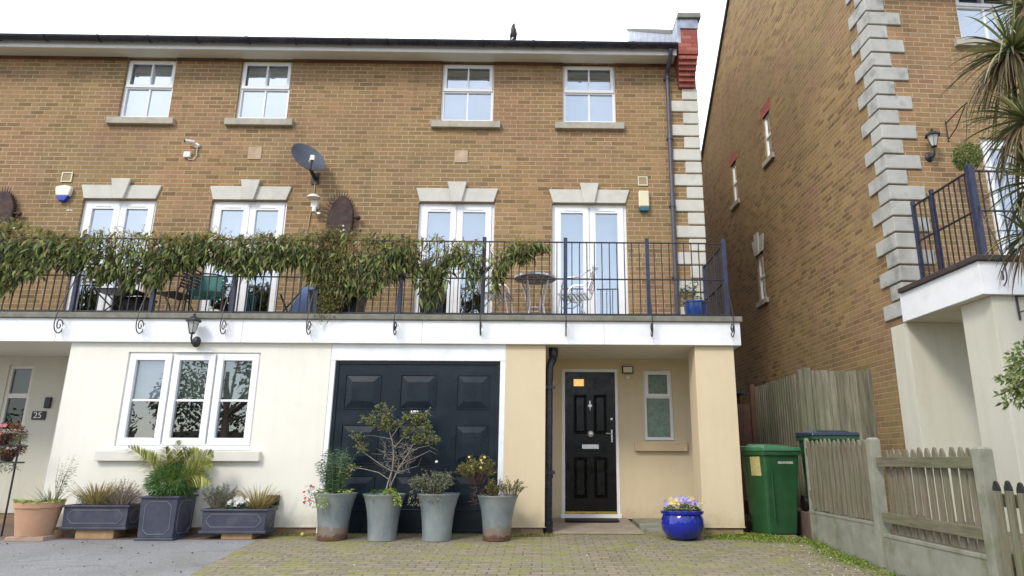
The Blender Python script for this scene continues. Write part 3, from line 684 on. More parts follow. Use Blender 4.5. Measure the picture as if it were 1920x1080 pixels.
# porch soffits / balcony slabs
for root, x0, x1 in ((HB, -10.2, DIV), (HA, DIV, 2.625)):
    m = MB(); m.box(x0, x1, GY-.03, FY-.002, 2.5565, 2.6); b = obj('balcony', m, 'soffit', root)
    m = MB(); m.box(x0, x1, GY-.062, GY-.031, 2.556, 2.868)
    if x1 > 0: m.box(x1-.001, x1+.03, GY-.062, FY-.002, 2.556, 2.868)
    obj('fascia', m, 'fascia', b, bevel=.004)
    x = x0+.2
    while x < x1:
        for zz in (2.60, 2.83): m = MB(); m.tube([(x, GY-.062, zz), (x, GY-.066, zz)], .006, 6); obj('fixing_screw', m, 'steel', b)
        x += .6
    x = x0+1.3
    while x < x1-.3: j = MB(); j.box(x, x+.004, GY-.0632, GY-.0622, 2.557, 2.867); obj('fascia_joint', j, 'sill', b); x += 2.44
    m = MB(); m.box(x0, x1, GY-.03, FY-.002, 2.602, 2.866); m.box(x0, x1+(.06 if x1 > 0 else 0), GY-.1, FY-.002, 2.87, 2.945)
    obj('deck', m, 'cap', b, bevel=.01)
# garage
m = MB(); m.box(DIV+.102, -.505, GY+.0, GY+.04, 2.335, GZ); m.box(DIV+.102, DIV+.165, GY+.002, GY+.05, .16, 2.333); m.box(-.575, -.505, GY+.002, GY+.05, .16, 2.333)
obj('garage_frame', m, 'fascia', HA, bevel=.004)
gx0, gx1, gz0, gz1 = DIV+.166, -.576, .16, 2.333
m = MB(); m.box(gx0, gx1, GY+.045, GY+.075, gz0, gz1); bar_frame(m, gx0+.004, gx1-.004, gz0+.004, gz1-.004, .04, GY+.03, GY+.044)
m.box(gx0+.045, gx1-.045, GY+.036, GY+.044, .43, .445)
gd = obj('garage_door', m, 'garage', HA, bevel=.003)
cols = [at(a, 730, GY+.04)[0] for a in (646, 714, 750, 818, 856, 918)]
rows = [(1.70, 2.155), (1.0, 1.50), (.52, .86)]
for c in range(3):
    for ra, rb in rows:
        a, b = cols[2*c], cols[2*c+1]
        q = MB(); bar_frame(q, a, b, ra, rb, .012, GY+.033, GY+.0445)
        i1, i2 = .05, .1
        o = [(a+.012, GY+.0445, ra+.012), (b-.012, GY+.0445, ra+.012), (b-.012, GY+.0445, rb-.012), (a+.012, GY+.0445, rb-.012)]
        n_ = [(a+i2, GY+.026, ra+i2), (b-i2, GY+.026, ra+i2), (b-i2, GY+.026, rb-i2), (a+i2, GY+.026, rb-i2)]
        q.add(o+n_, [(0, 1, 5, 4), (1, 2, 6, 5), (2, 3, 7, 6), (3, 0, 4, 7), (4, 5, 6, 7)])
        obj('door_panel', q, 'garage', gd)
hx, hz = at(778, 773, GY+.03); q = MB(); q.box(hx-.055, hx+.055, GY+.02, GY+.044, hz-.02, hz+.02); obj('door_handle', q, 'steel', gd, bevel=.008)
# ochre pier, pillar and porch
m = MB(); m.box(-.505, .03, GY, GY+.42, .235, GZ); m.box(-.505, .045, GY-.008, GY-.001, .232, .242); m.box(-.5, .03, GY+.42, FY, .235, GZ); obj('pier', m, 'ochre', HA, bevel=.004)
m = MB(); m.box(-.5, .01, GY+.02, FY, 0, .233); obj('plinth', m, 'plinth', HA)
m = MB(); m.box(2.06, 2.545, GY+.02, GY+.41, 0, .233); obj('plinth', m, 'plinth', HA)
m = MB(); m.box(2.038, 2.565, GY, GY+.43, .235, GZ); m.box(2.03, 2.575, GY-.008, GY-.001, .232, .242); obj('pillar', m, 'ochre', HA, bevel=.004)
m = MB(); wx0, wx1, wz0, wz1 = 1.525, 1.965, 1.35, 2.40
dx0, dx1, dz0, dz1 = .285, 1.135, .27, 2.41
wall(m, .03, 2.585, .235, 2.6, [(wx0, wx1, wz0, wz1), (dx0, dx1, .235, dz1)], PY(FY), .09); obj('porch_wall', m, 'ochre', HA)
m = MB(); m.box(dx0, dx1, FY+.02, FY+.1, .235, .27); m.box(dx0, dx0+.045, FY+.01, FY+.09, .27, dz1); m.box(dx1-.045, dx1, FY+.01, FY+.09, .27, dz1); m.box(dx0+.045, dx1-.045, FY+.01, FY+.09, dz1-.045, dz1); m.box(dx0-.02, dx1+.02, FY-.03, FY+.019, .245, .3)
fd = obj('front_door', m, 'white', HA, bevel=.004)
lx0, lx1, lz0, lz1 = dx0+.048, dx1-.048, .335, dz1-.048
m = MB(); m.box(lx0, lx1, FY+.03, FY+.075, lz0, lz1)
lw = lx1-lx0
for a, b, c, d in ((.17, .43, 1.44, 2.02), (.57, .83, 1.44, 2.02), (.17, .43, .52, 1.1), (.57, .83, .52, 1.1)):
    A, B = lx0+a*lw, lx0+b*lw; i1, yo, yi = .028, FY+.0297, FY+.014
    for (q0, q1, q2) in ((0, .014, .0), (.02, .045, 0)):
        o = [(A+q0, yo, c+q0), (B-q0, yo, c+q0), (B-q0, yo, d-q0), (A+q0, yo, d-q0)]; n_ = [(A+q1, yi, c+q1), (B-q1, yi, c+q1), (B-q1, yi, d-q1), (A+q1, yi, d-q1)]
        m.add(o+n_, [(0, 1, 5, 4), (1, 2, 6, 5), (2, 3, 7, 6), (3, 0, 4, 7)]+([(4, 5, 6, 7)] if q0 else []))
leaf = obj('door_leaf', m, 'blackdoor', fd, bevel=.003)
m = MB(); m.box(lx0+.13, lx0+.285, FY+.02, FY+.0295, 2.15, 2.255); obj('lit_pane', m, 'litpane', fd)
m = MB(); m.box(lx0+.47, lx0+.62, FY+.02, FY+.0295, 2.14, 2.25); obj('dark_pane', m, 'blackp', fd)
m = MB(); m.box(lx0+.25, lx0+.5, FY+.012, FY+.0295, 1.22, 1.285); obj('letter_plate', m, 'steel', fd, bevel=.003)
m = MB(); m.lathe((0, 0, 0), [(.001, 0), (.045, 0), (.045, .02), (.02, .035), (.001, .037)], 20); m.v = [(lx0+.38+x, FY+.0295-z_, 1.44+y_) for x, y_, z_ in m.v]; obj('door_knob', m, 'steel', fd, smooth=True)
m = MB(); m.box(lx0+.365, lx0+.385, FY+.018, FY+.0295, 1.8, 1.93); m.box(lx0+.345, lx0+.405, FY+.012, FY+.0295, 1.84, 1.87); m.tube([(lx0+.375, FY+.01, 1.83), (lx0+.375, FY+.01, 1.78)], [.018, .006], 8); obj('knocker', m, 'alu', fd)
m = MB(); m.box(lx1-.065, lx1-.045, FY+.018, FY+.0295, 1.32, 1.5); m.tube([(lx1-.055, FY+.018, 1.44), (lx1-.055, FY-.02, 1.44), (lx1-.15, FY-.02, 1.445)], .008, 8); m.tube([(lx1-.055, FY+.029, 1.66), (lx1-.055, FY+.015, 1.66)], .017, 12); obj('door_handle', m, 'steel', fd)
m = MB(); m.box(lx0, lx1, FY-.02, FY+.029, .302, .334); obj('threshold', m, 'brass', fd, bevel=.004)
# porch window
f = MB(); y = FY+.03; bar_frame(f, wx0, wx1, wz0, wz1, .045, y, y+.06); zm = wz0+.62
f.box(wx0+.045, wx1-.045, y+.002, y+.058, zm, zm+.045); bar_frame(f, wx0+.025, wx1-.025, zm+.02, wz1-.022, .05, y-.018, y-.001); f.box(wx0-.01, wx1+.01, y-.03, y-.0005, wz0-.012, wz0+.02)
pw = obj('window', f, 'white', HA, bevel=.004)
g = MB(); g.box(wx0+.04, wx1-.04, y+.03, y+.036, wz0+.04, wz1-.04); obj('pane', g, 'net', pw)
g = MB(); g.box(wx0-.16, wx1+.18, FY-.07, FY-.002, wz0-.16, wz0-.025); obj('sill', g, 'ochresill', pw, bevel=.006)

# soil pipe beside the porch
SP = thing('soil_pipe', 'thick black pipe running down beside the front door under the balcony', 'pipe', (.1, 9.1, .15))
m = MB(); m.tube([(.135, 9.15, 2.55), (.135, 9.15, 2.43)], .065, 16); m.tube([(.135, 9.15, 2.5), (.13, 9.13, 2.4), (.085, 9.08, 2.29), (.072, 9.07, 2.18), (.072, 9.07, .17)], .055, 16)
m.tube([(.072, 9.07, 2.2), (.072, 9.07, 2.1)], .062, 16); m.tube([(.072, 9.07, .93), (.072, 9.07, .83)], .064, 16); m.tube([(.072, 9.07, .3), (.072, 9.07, .17)], .066, 16)
obj('pipe', m, 'gutter', SP, smooth=True)
for zz in (2.0, .9):
    m = MB(); m.box(-.02, .16, 9.0, 9.02, zz-.02, zz+.02); m.box(-.02, .0, 9.021, 9.2, zz-.02, zz+.02); obj('pipe_clip', m, 'gutter', SP)
# doormat, porch light
m = MB(); x, z = at(1105, 975, 9.9); m.box(.32, 1.07, 9.75, 10.1, .243, .262)
o = obj('doormat', m, 'mat', bevel=.004); tag(o, 'dark doormat lying before the black front door', 'doormat')
o.location.z -= .008
PL = thing('porch_light', 'small square white light in black frame above the porch between door and window', 'lamp', (1.29, FY, 2.35))
m = MB(); m.box(1.2, 1.37, FY-.05, FY-.002, 2.34, 2.45); obj('housing', m, 'blackp', PL, bevel=.006)
m = MB(); m.box(1.215, 1.355, FY-.06, FY-.051, 2.352, 2.438); obj('diffuser', m, 'plasticw', PL, bevel=.006)
m = MB(); m.box(1.255, 1.315, FY-.05, FY-.002, 2.25, 2.31); obj('sensor', m, 'plasticc', PL, bevel=.01)

# ------------------------------------------------------------------ railings
def scroll(x, y, ztop, zf):
    """iron stay leaving the post, sweeping out over the fascia into a scroll"""
    m = MB(); pts = []; h0 = ztop-.12; cy, cz, r = y-.15, zf+.015, .1
    for t in np.linspace(0, 1, 8): pts.append((x, y-.02-(.15+r*.95-.02)*math.sin(t*math.pi/2)**1.3, h0-(h0-cz)*t))
    for i in range(1, 30):
        a = math.pi+i*.36; rr = r*(1-.03*i)
        pts.append((x, cy+rr*math.cos(a)*.95, cz+rr*math.sin(a)*1.2))
    m.tube(pts, .0075, 6)
    m.tube([(x-.03, y-.045, zf-.05), (x+.03, y-.045, zf-.05)], .011, 6); m.tube([(x, y-.08, zf-.05), (x, y, zf-.05)], .008, 6)
    return m
def railing(label, x0, x1, y, zb, posts, side=None, top=1.085, mid=.55, stays=True, mat='navy', sp=.105, post=.052, h=None):
    t = thing('balcony_railing', label, 'railing', ((x0+x1)/2, y, zb))
    for z, nme in ((zb+top, 'top_rail'), (zb+mid, 'mid_rail'), (zb+.05, 'bottom_rail')):
        m = MB(); hh = .012 if nme != 'bottom_rail' else .02
        m.box(x0, x1, y-.014, y+.014, z-hh, z+hh*.2)
        obj(nme, m, 'iron', t)
    for x in posts:
        m = MB(); m.box(x-post/2, x+post/2, y-.026, y+.026, zb, zb+top+.06); obj('post', m, mat, t, bevel=.004)
        if stays: obj('scroll_bracket', scroll(x-.0, y-.025, zb+mid+.05, zb-.2), 'iron', t)
    n = 0; x = x0+sp*.6
    while x < x1:
        if min(abs(x-q) for q in posts) > .035:
            m = MB(); m.box(x-.0065, x+.0065, y-.0065, y+.0065, zb+.05, zb+top-.012); obj('baluster', m, 'iron', t); n += 1
        x += sp
    if side:
        xs, ya, yb = side
        for z, hh, nme in ((zb+top, .012, 'top_rail'), (zb+mid, .012, 'mid_rail'), (zb+.05, .02, 'bottom_rail')):
            m = MB(); m.box(xs-.014, xs+.014, ya, yb, z-hh, z+hh*.2); obj(nme, m, 'iron', t)
        yy = ya+sp
        while yy < yb-.05:
            m = MB(); m.box(xs-.0065, xs+.0065, yy-.0065, yy+.0065, zb+.05, zb+top-.012); obj('baluster', m, 'iron', t); yy += sp
        m = MB(); m.box(xs-.025, xs+.025, yb-.05, yb, zb, zb+top+.03); obj('post', m, mat, t, bevel=.004)
        if stays:
            m = scroll(0, 0, zb+mid+.12, zb-.2); m.v = [(xs-.02-y_, (ya+yb)/2+x_, z_) for x_, y_, z_ in m.v]; obj('scroll_bracket', m, 'iron', t)
    return t
ZB = 2.946; RYL = 8.95
railing('long iron balcony railing of the left house under the climbing plant', -9.7, -3.17, RYL, ZB, [-8.55, -7.5, -6.39, -5.33, -4.24])
railing('blue and black iron balcony railing above the garage and front door', -3.14, 2.535, RYL, ZB, [-3.115, -1.975, -.84, .297, 1.445, 2.53], side=(2.535, RYL+.03, FY-.03))

# ------------------------------------------------------------------ the neighbouring house on the right
NX, NY, UP = 4.65, 8.3, .38
HC = thing('gabled_house', 'tall brown brick house on the right with stone quoins and a gable side wall', 'house', (NX, NY, .36))
m = MB()
sw = [(12.03, 12.38, 6.92, 7.88), (14.12, 14.47, 6.8, 7.78), (12.9, 13.3, 4.21, 5.2)]
def PX(u, z, d): return (NX+d, u, z)
wall(m, 8.67, 17.85, .3, 7.9, sw, PX, .1)
wall(m, 8.3, 8.67, 2.78, 7.9, [], PX, .1)
m.add([(NX, 8.3, 7.9), (NX, 17.85, 7.9), (NX, 13.07, 12.43)], [(0, 1, 2)])
m.add([(NX, 17.85, .3), (12, 17.85, .3), (12, 17.85, 8.2), (NX, 17.85, 8.2)], [(0, 1, 2, 3)])
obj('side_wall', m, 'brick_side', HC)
nw = (6.02, 6.94, 6.97, 8.1); nd = (6.03, 7.25, 3.2, 5.42)
m = MB(); wall(m, NX, 12, 2.78, 8.2, [nw, nd, (8.9, 9.8, 6.97, 8.1), (8.7, 9.9, 3.2, 5.42)], PY(NY), .1); obj('front_wall', m, 'brick', HC)
FY_old = FY; FY = NY
sash(HC, *nw, NY, topgap=.02); sash(HC, 8.9, 9.8, 6.97, 8.1, NY, topgap=.02); french(HC, *nd, NY); french(HC, 8.7, 9.9, 3.2, 5.42, NY)
FY = FY_old
m = MB()
m.add([(NX-.03, 8.1, 7.78), (12, 8.1, 7.78), (12, 13.07, 12.49), (NX-.03, 13.07, 12.49), (NX-.03, 18.04, 7.78), (12, 18.04, 7.78)], [(0, 1, 2, 3), (3, 2, 5, 4)])
m.prismx([(8.1, 7.71), (13.07, 12.42), (18.04, 7.71), (18.04, 7.79), (13.07, 12.5), (8.1, 7.79)], NX-.06, NX-.031)
obj('roof', m, 'slate', HC)
for (a, b, c, d), soft in zip(sw, (True, True, False)):
    f = MB(); x = NX+.035
    def fb(y0, y1, z0, z1, dx=0, th=.05): f.box(x-dx, x+th, y0, y1, z0, z1)
    fb(a, a+.05, c, d); fb(b-.05, b, c, d); fb(a+.05, b-.05, c, c+.06); fb(a+.05, b-.05, d-.05, d); fb(a+.05, b-.05, (c+d)/2-.02, (c+d)/2+.03, .01)
    wn_ = obj('window', f, 'white', HC)
    g = MB(); g.add([(x+.02, a, c), (x+.02, b, c), (x+.02, b, d), (x+.02, a, d)], [(0, 1, 2, 3)]); obj('pane', g, 'glass', wn_)
    g = MB(); g.box(x+.07, x+.09, a-.02, b+.02, c-.02, d+.02); obj('interior', g, 'blind' if soft else 'dark', wn_)
    g = MB(); g.box(NX-.05, NX+.07, a-.1, b+.1, c-.11, c-.005); obj('sill', g, 'sill', wn_, bevel=.005)
    g = MB()
    if soft: g.box(NX-.006, NX+.09, a-.1, b+.1, d+.0, d+.23); obj('brick_arch', g, 'redbrick', wn_)
    else: g.prismx([(a-.02, d), (b+.02, d), (b+.12, d+.33), (a-.12, d+.33)], NX-.03, NX+.08); g.prismx([((a+b)/2-.07, d-.03), ((a+b)/2+.07, d-.03), ((a+b)/2+.12, d+.42), ((a+b)/2-.12, d+.42)], NX-.06, NX-.031); obj('lintel', g, 'stone', wn_)
# quoins
z = 8.25; i = 0
while z > 2.9:
    q = MB(); lf = i % 2 == 0
    q.box(NX-.03, NX+(.47 if lf else .25), NY-.03, NY+(.25 if lf else .47), z-.2, z)
    obj('quoin', q, 'quoin', HC, bevel=.01)
    q2 = None
    z -= .225; i += 1
m = MB(); m.box(NX-.008, NX-.001, 8.64, 8.79, 2.905, 3.055); obj('air_brick', m, 'rustdark', HC)
# ground floor render
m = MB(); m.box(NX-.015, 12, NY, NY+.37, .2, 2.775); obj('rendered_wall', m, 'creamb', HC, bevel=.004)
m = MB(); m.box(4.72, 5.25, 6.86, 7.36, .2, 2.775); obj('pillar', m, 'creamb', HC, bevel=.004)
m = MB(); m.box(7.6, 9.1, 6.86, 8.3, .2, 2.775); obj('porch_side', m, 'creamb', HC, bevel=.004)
# balcony of that house
m = MB(); m.box(NX-.028, 11, 6.83, NY+.02, 2.776, 2.8); bl = obj('balcony', m, 'soffit', HC)
m = MB(); m.box(NX-.06, NX-.029, 6.8, NY+.0, 2.776, 3.14); m.box(NX-.0285, 11, 6.8, 6.829, 2.776, 3.14); obj('fascia', m, 'fascia', bl, bevel=.004)
m = MB(); m.box(NX-.028, 11, 6.83, NY-.032, 2.801, 3.139); m.box(NX-.1, 11, 6.76, NY-.032, 3.142, 3.205); obj('deck', m, 'capdark', bl, bevel=.008)
t = thing('balcony_railing', 'dark iron balcony railing with thick blue corner post on the right hand house', 'railing', (4.85, 7.0, 3.205))
zb = 3.206; xr = 4.82; yf, yb2 = 7.0, 8.12
for z, hh, nme in ((zb+1.085, .012, 'top_rail'), (zb+.6, .012, 'mid_rail'), (zb+.04, .015, 'bottom_rail')):
    m = MB(); m.box(xr-.014, xr+.014, yf, yb2, z-hh, z+hh*.3); m.box(xr+.0145, 9.5, yf-.014, yf+.014, z-hh, z+hh*.3); obj(nme, m, 'iron', t)
for x, y, s_ in ((xr, yf, .035), (xr, 7.72, .022), (xr, yb2, .022), (6.1, yf, .024), (7.4, yf, .024)):
    m = MB(); m.box(x-s_, x+s_, y-s_, y+s_, zb, zb+1.15); obj('post', m, 'navy', t, bevel=.004)
for k in range(1, 12):
    y = yf+k*.098
    if min(abs(y-7.72), abs(y-yb2)) > .03: m = MB(); m.box(xr-.0065, xr+.0065, y-.0065, y+.0065, zb+.04, zb+1.07); obj('baluster', m, 'iron', t)
for k in range(1, 40):
    x = xr+k*.11; m = MB(); m.box(x-.0065, x+.0065, yf-.0065, yf+.0065, zb+.04, zb+1.07); obj('baluster', m, 'iron', t)
for x in (xr+.02, 6.1): obj('scroll_bracket', scroll(x, yf-.02, zb+.75, zb-.25), 'iron', t)
# slit window of its porch
m = MB(); m.box(5.97, 6.02, NY-.004, NY-.001, 1.78, 2.36); m.box(6.05, 6.4, NY-.004, NY-.001, 1.78, 2.36); wp = obj('porch_window', m, 'dark', HC)
m = MB(); m.box(5.8, 6.5, NY-.06, NY-.001, 1.58, 1.70); obj('sill', m, 'sill', wp, bevel=.005)
m = MB(); m.box(5.93, 6.45, NY-.03, NY-.005, 1.72, 1.777); obj('window_frame', m, 'white', wp)

# ------------------------------------------------------------------ small wall fittings
def wall_lamp(label, x, y, z, s=1, glass='lampglass'):
    t = thing('wall_lantern', label, 'lantern', (x, y, z))
    m = MB(); m.lathe((0, 0, 0), [(.001, 0), (.06*s, 0), (.055*s, .012), (.03*s, .03), (.001, .03)], 16); m.v = [(x+a, y-c, z-.13*s+b*1.25) for a, b, c in m.v]; obj('wall_plate', m, 'iron', t, smooth=True)
    m = MB(); m.tube([(x, y-.03, z-.15*s), (x, y-.1*s, z-.17*s), (x, y-.14*s, z-.11*s), (x, y-.14*s, z-.05*s)], .012*s, 8); obj('arm', m, 'iron', t, smooth=True)
    c = (x, y-.14*s, z-.05*s)
    m = MB(); m.lathe(c, [(.03*s, 0), (.04*s, .01*s), (.035*s, .02*s)], 6); m.lathe((c[0], c[1], c[2]+.17*s), [(.104*s, -.005), (.106*s, .005), (.06*s, .045*s), (.03*s, .065*s), (.012*s, .075*s), (.018*s, .09*s), (.004*s, .115*s)], 6)
    for j in range(6):
        a = math.pi*j/3; m.tube([(c[0]+.036*s*math.cos(a), c[1]+.036*s*math.sin(a), c[2]+.01), (c[0]+.08*s*math.cos(a), c[1]+.08*s*math.sin(a), c[2]+.17*s)], .004*s, 4)
    obj('lantern_cage', m, 'iron', t)
    m = MB(); m.lathe(c, [(.033*s, .02*s), (.075*s, .165*s)], 6); obj('lantern_glass', m, glass, t)
    return t
wall_lamp('black iron lantern on the white balcony fascia above the three-part window', -4.6, GY-.062, 2.69, 1.0)
wall_lamp('black iron lantern on the brick of the right hand house beside the quoins', 5.26, NY, 5.22, 1.0)

def alarm(name, label, x, z, shield):
    t = thing(name, label, 'alarm box', (x, FY, z))
    if shield:
        m = MB(); m.prism([(x-.11, z+.1), (x-.125, z+.06), (x-.1, z-.06), (x+.1, z-.06), (x+.125, z+.06), (x+.11, z+.1), (x, z+.12)], FY-.075, FY-.002); obj('cover', m, 'plasticw', t, bevel=.012)
        m = MB(); m.prism([(x-.1, z-.062), (x-.05, z-.15), (x+.05, z-.15), (x+.1, z-.062)], FY-.073, FY-.002); obj('strobe', m, 'blueplastic', t, bevel=.01)
    else:
        m = MB(); m.box(x-.085, x+.085, FY-.08, FY-.002, z-.11, z+.17); obj('cover', m, 'plasticc', t, bevel=.02)
        m = MB(); m.prism([(x-.085, z-.112), (x-.07, z-.18), (x+.07, z-.18), (x+.085, z-.112)], FY-.078, FY-.002); obj('strobe', m, 'tealplastic', t, bevel=.008)
    return t
alarm('alarm_box', 'white shield shaped alarm box with blue base left of the leftmost french doors', -7.73, 5.2, True)
alarm('alarm_box', 'cream rectangular alarm box with teal base right of the rightmost french doors', 1.615, 5.15, False)
def vent(label, x, z, s, m_, plain_=False):
    t = thing('wall_vent', label, 'vent', (x, FY, z))
    m = MB(); m.box(x-s, x+s, FY-.012, FY-.001, z-s, z+s); obj('plate', m, m_, t, bevel=.004)
    if not plain_:
        m = MB(); bar_frame(m, x-s, x+s, z-s, z+s, .016, FY-.02, FY-.013); obj('rim', m, 'plasticc', t)
M['ventin'] = plain('vent_inset', (.33, .25, .15), .8)
M['terrav'] = plain('buff_vent', (.46, .33, .23), .85, var=.1, dirt=((.6, .5, .38), .5), dscale=12)
vent('small cream framed vent above the shield shaped alarm box', -7.75, 5.48, .085, 'ventin')
vent('small cream framed vent above the cream rectangular alarm box', 1.613, 5.51, .08, 'ventin')
vent('flat buff vent tile in the brick left of the satellite dish', -4.78, 5.94, .11, 'terrav', True)
vent('flat buff vent tile in the brick above the third pair of french doors', -1.385, 5.92, .11, 'terrav', True)
t = thing('security_camera', 'white security camera with junction box and cable on the brick below the windows', 'camera', (-5.8, FY, 6.0))
m = MB(); m.lathe((0, 0, 0), [(.001, 0), (.045, 0), (.04, .03), (.001, .035)], 14); m.v = [(-5.74+a, FY-c, 6.06+b) for a, b, c in m.v]; m.tube([(-5.74, FY-.03, 6.06), (-5.79, FY-.09, 6.09)], .014, 8); m.tube([(-5.76, FY-.07, 6.09), (-5.86, FY-.16, 6.07)], .032, 12); obj('camera_body', m, 'plasticw', t, smooth=True)
m = MB(); m.tube([(-5.86, FY-.16, 6.07), (-5.866, FY-.166, 6.069)], .027, 12); obj('lens', m, 'blackp', t)
m = MB(); m.box(-5.92, -5.81, FY-.05, FY-.002, 5.84, 5.94); obj('junction_box', m, 'plasticw', t, bevel=.008)
m = MB(); m.tube([(-5.72, FY-.03, 6.04), (-5.72, FY-.02, 5.88), (-5.76, FY-.02, 5.81), (-5.83, FY-.02, 5.81), (-5.86, FY-.02, 5.85)], .007, 6); obj('cable', m, 'plasticc', t)

# satellite dish
t = thing('satellite_dish', 'dark grey oval satellite dish on the brick between the two houses', 'satellite dish', (-3.79, FY, 5.45))
nrm = Vector((.55, -.62, .52)).normalized(); cc_ = Vector((-3.79, 9.86, 5.665))
q = nrm.to_track_quat('Z', 'Y'); a_, b_ = .335, .27
m = MB(); rings = 8; nn = 40; vs = []; fs = []
for side_ in (0, 1):
    for i in range(rings+1):
        rr = max(.002, i/rings)
        for j in range(nn):
            an = 2*math.pi*j/nn; v = Vector((rr*b_*math.cos(an), rr*a_*math.sin(an), .07*rr*rr-(.012 if side_ else 0))); vs.append(cc_+q @ v)
for s_ in (0, 1):
    for i in range(rings):
        for j in range(nn):
            a = s_*(rings+1)*nn+i*nn+j; b = s_*(rings+1)*nn+i*nn+(j+1) % nn; fs.append((a, b, b+nn, a+nn) if not s_ else (a+nn, b+nn, b, a))
for j in range(nn): a = rings*nn+j; b = rings*nn+(j+1) % nn; fs.append((a, b, b+(rings+1)*nn, a+(rings+1)*nn))
m.add(vs, fs); obj('reflector', m, 'dish', t, smooth=True)
low = cc_+q @ Vector((0, -a_*.95, .06)); 
zz = [cc_+q @ Vector((b_*.95*math.cos(an), a_*.95*math.sin(an), .06)) for an in np.linspace(0, 6.28, 40)]
low = min(zz, key=lambda v: v.z); lnb = cc_+nrm*.27+Vector((.0, 0, -.17))
m = MB(); m.tube([low, lnb], .014, 8); m.tube([cc_-nrm*.01, Vector((-3.75, FY-.02, 5.5))], .03, 8); m.box(-3.81, -3.69, FY-.02, FY-.002, 5.4, 5.6); obj('arm', m, 'blackp', t)
m = MB(); m.tube([lnb, lnb-nrm*.09], [.035, .028], 12); m.box(lnb.x-.03, lnb.x+.03, lnb.y-.02, lnb.y+.03, lnb.z-.05, lnb.z+.03); obj('receiver', m, 'plasticw', t)
m = MB(); m.tube([(-3.74, FY-.02, 5.42), (-3.745, FY-.015, 5.2), (-3.78, FY-.015, 4.7), (-3.83, FY-.015, 4.2), (-3.84, FY-.015, 3.0)], .009, 6); obj('cable', m, 'terrav', t)
t = thing('security_light', 'round white security light under the satellite dish', 'light', (-3.69, FY, 5.0))
m = MB(); m.lathe((-3.69, FY-.16, 5.11), [(.001, .05), (.06, .045), (.105, .01), (.11, -.01), (.03, -.03)], 24, 1, .8); obj('lamp_shade', m, 'plasticw', t, smooth=True)
m = MB(); m.box(-3.74, -3.64, FY-.12, FY-.002, 4.96, 5.08); m.tube([(-3.68, FY-.1, 4.96), (-3.68, FY-.12, 4.87)], .035, 12); obj('sensor', m, 'plasticw', t, bevel=.008)
m = MB(); m.ball((-3.61, FY-.07, 4.86), .04); m.tube([(-3.66, FY-.1, 4.87), (-3.61, FY-.07, 4.86)], .018, 8); obj('sensor_eye', m, 'steel', t, smooth=True)

# spiked iron ornaments on the wall
def ornament(label, x, z, fl=1):
    t = thing('wall_ornament', label, 'ornament', (x, FY, z-.35)); Y = FY-.12
    pf = [(-.2, -.38), (-.22, -.2), (-.2, .0), (-.13, .22), (-.03, .335), (.04, .34), (.12, .28), (.2, .1), (.21, -.08), (.19, -.38)]
    m = MB(); m.prism([(x+fl*a, z+b) for a, b in (pf if fl > 0 else pf[::-1])], Y, Y+.09); obj('body', m, 'rustdark', t, bevel=.02)
    for k in range(17):
        f_ = k/16; an = math.pi*(1.08-f_*.92); cx, cz = x, z-.02
        rx, rz_ = .205, .36
        p0 = Vector((cx+fl*rx*math.cos(an), Y+.03, cz+rz_*math.sin(an))); d = Vector((fl*math.cos(an)*.8, -.1, math.sin(an)*.8+.35)).normalized()
        m = MB(); m.tube([p0, p0+d*(.085 if k < 13 else .05)], [.009, .003], 5); obj('spike', m, 'rustdark', t)
    m = MB(); m.ball((x+fl*.28, Y+.04, z-.03), .04); m.tube([(x+fl*.18, Y+.04, z-.03), (x+fl*.28, Y+.04, z-.03)], .02, 8); obj('tail', m, 'rustdark', t)
ornament('dark rusty ornament with a crest of spikes on the brick right of the satellite dish', -3.26, 4.83)
ornament('dark rusty ornament at the left edge of the balcony wall', -8.62, 4.85)

# house number and bell
t = thing('house_number', 'black house number plate reading 25 in the left porch', 'number sign', (-7.53, FY, 1.68))
x, z = at(72, 779, FY-.02)
m = MB(); m.box(x-.1, x+.1, FY-.02, FY-.002, z-.062, z+.062); obj('plate', m, 'blackp', t, bevel=.004)
cu = bpy.data.curves.new('numerals', 'FONT'); cu.body = '25'; cu.size = .125; cu.extrude = .002; cu.align_x = 'CENTER'; cu.align_y = 'CENTER'
to = bpy.data.objects.new('tmp_text', cu); C.objects.link(to); bpy.context.view_layer.update()
me = bpy.data.meshes.new_from_object(to.evaluated_get(bpy.context.evaluated_depsgraph_get())); bpy.data.objects.remove(to)
mm = MB(); mm.v = [(x-.01+v.co.x, FY-.0235-v.co.z, z+v.co.y) for v in me.vertices]; mm.f = [tuple(p.vertices) for p in me.polygons]; mm.mi = [0]*len(mm.f)
obj('numerals', mm, 'plasticw', t)
x, z = at(89, 755, FY-.03); m = MB(); m.box(x-.045, x+.045, FY-.04, FY-.002, z-.08, z+.08); tag(obj('doorbell', m, 'blackp', bevel=.008), 'small black box on the cream wall above the number 25 plate', 'doorbell')
# outside socket box on cream wall
m = MB(); x, z = at(513, 937, GY); m.box(x-.07, x+.08, GY-.08, GY-.002, z-.06, z+.06); m.tube([(x-.02, GY-.04, z-.06), (x-.02, GY-.04, z-.1)], .015, 6)
tag(obj('outdoor_socket', m, 'blackp', bevel=.008), 'black outdoor socket box low on the cream wall beside a trough planter', 'socket')
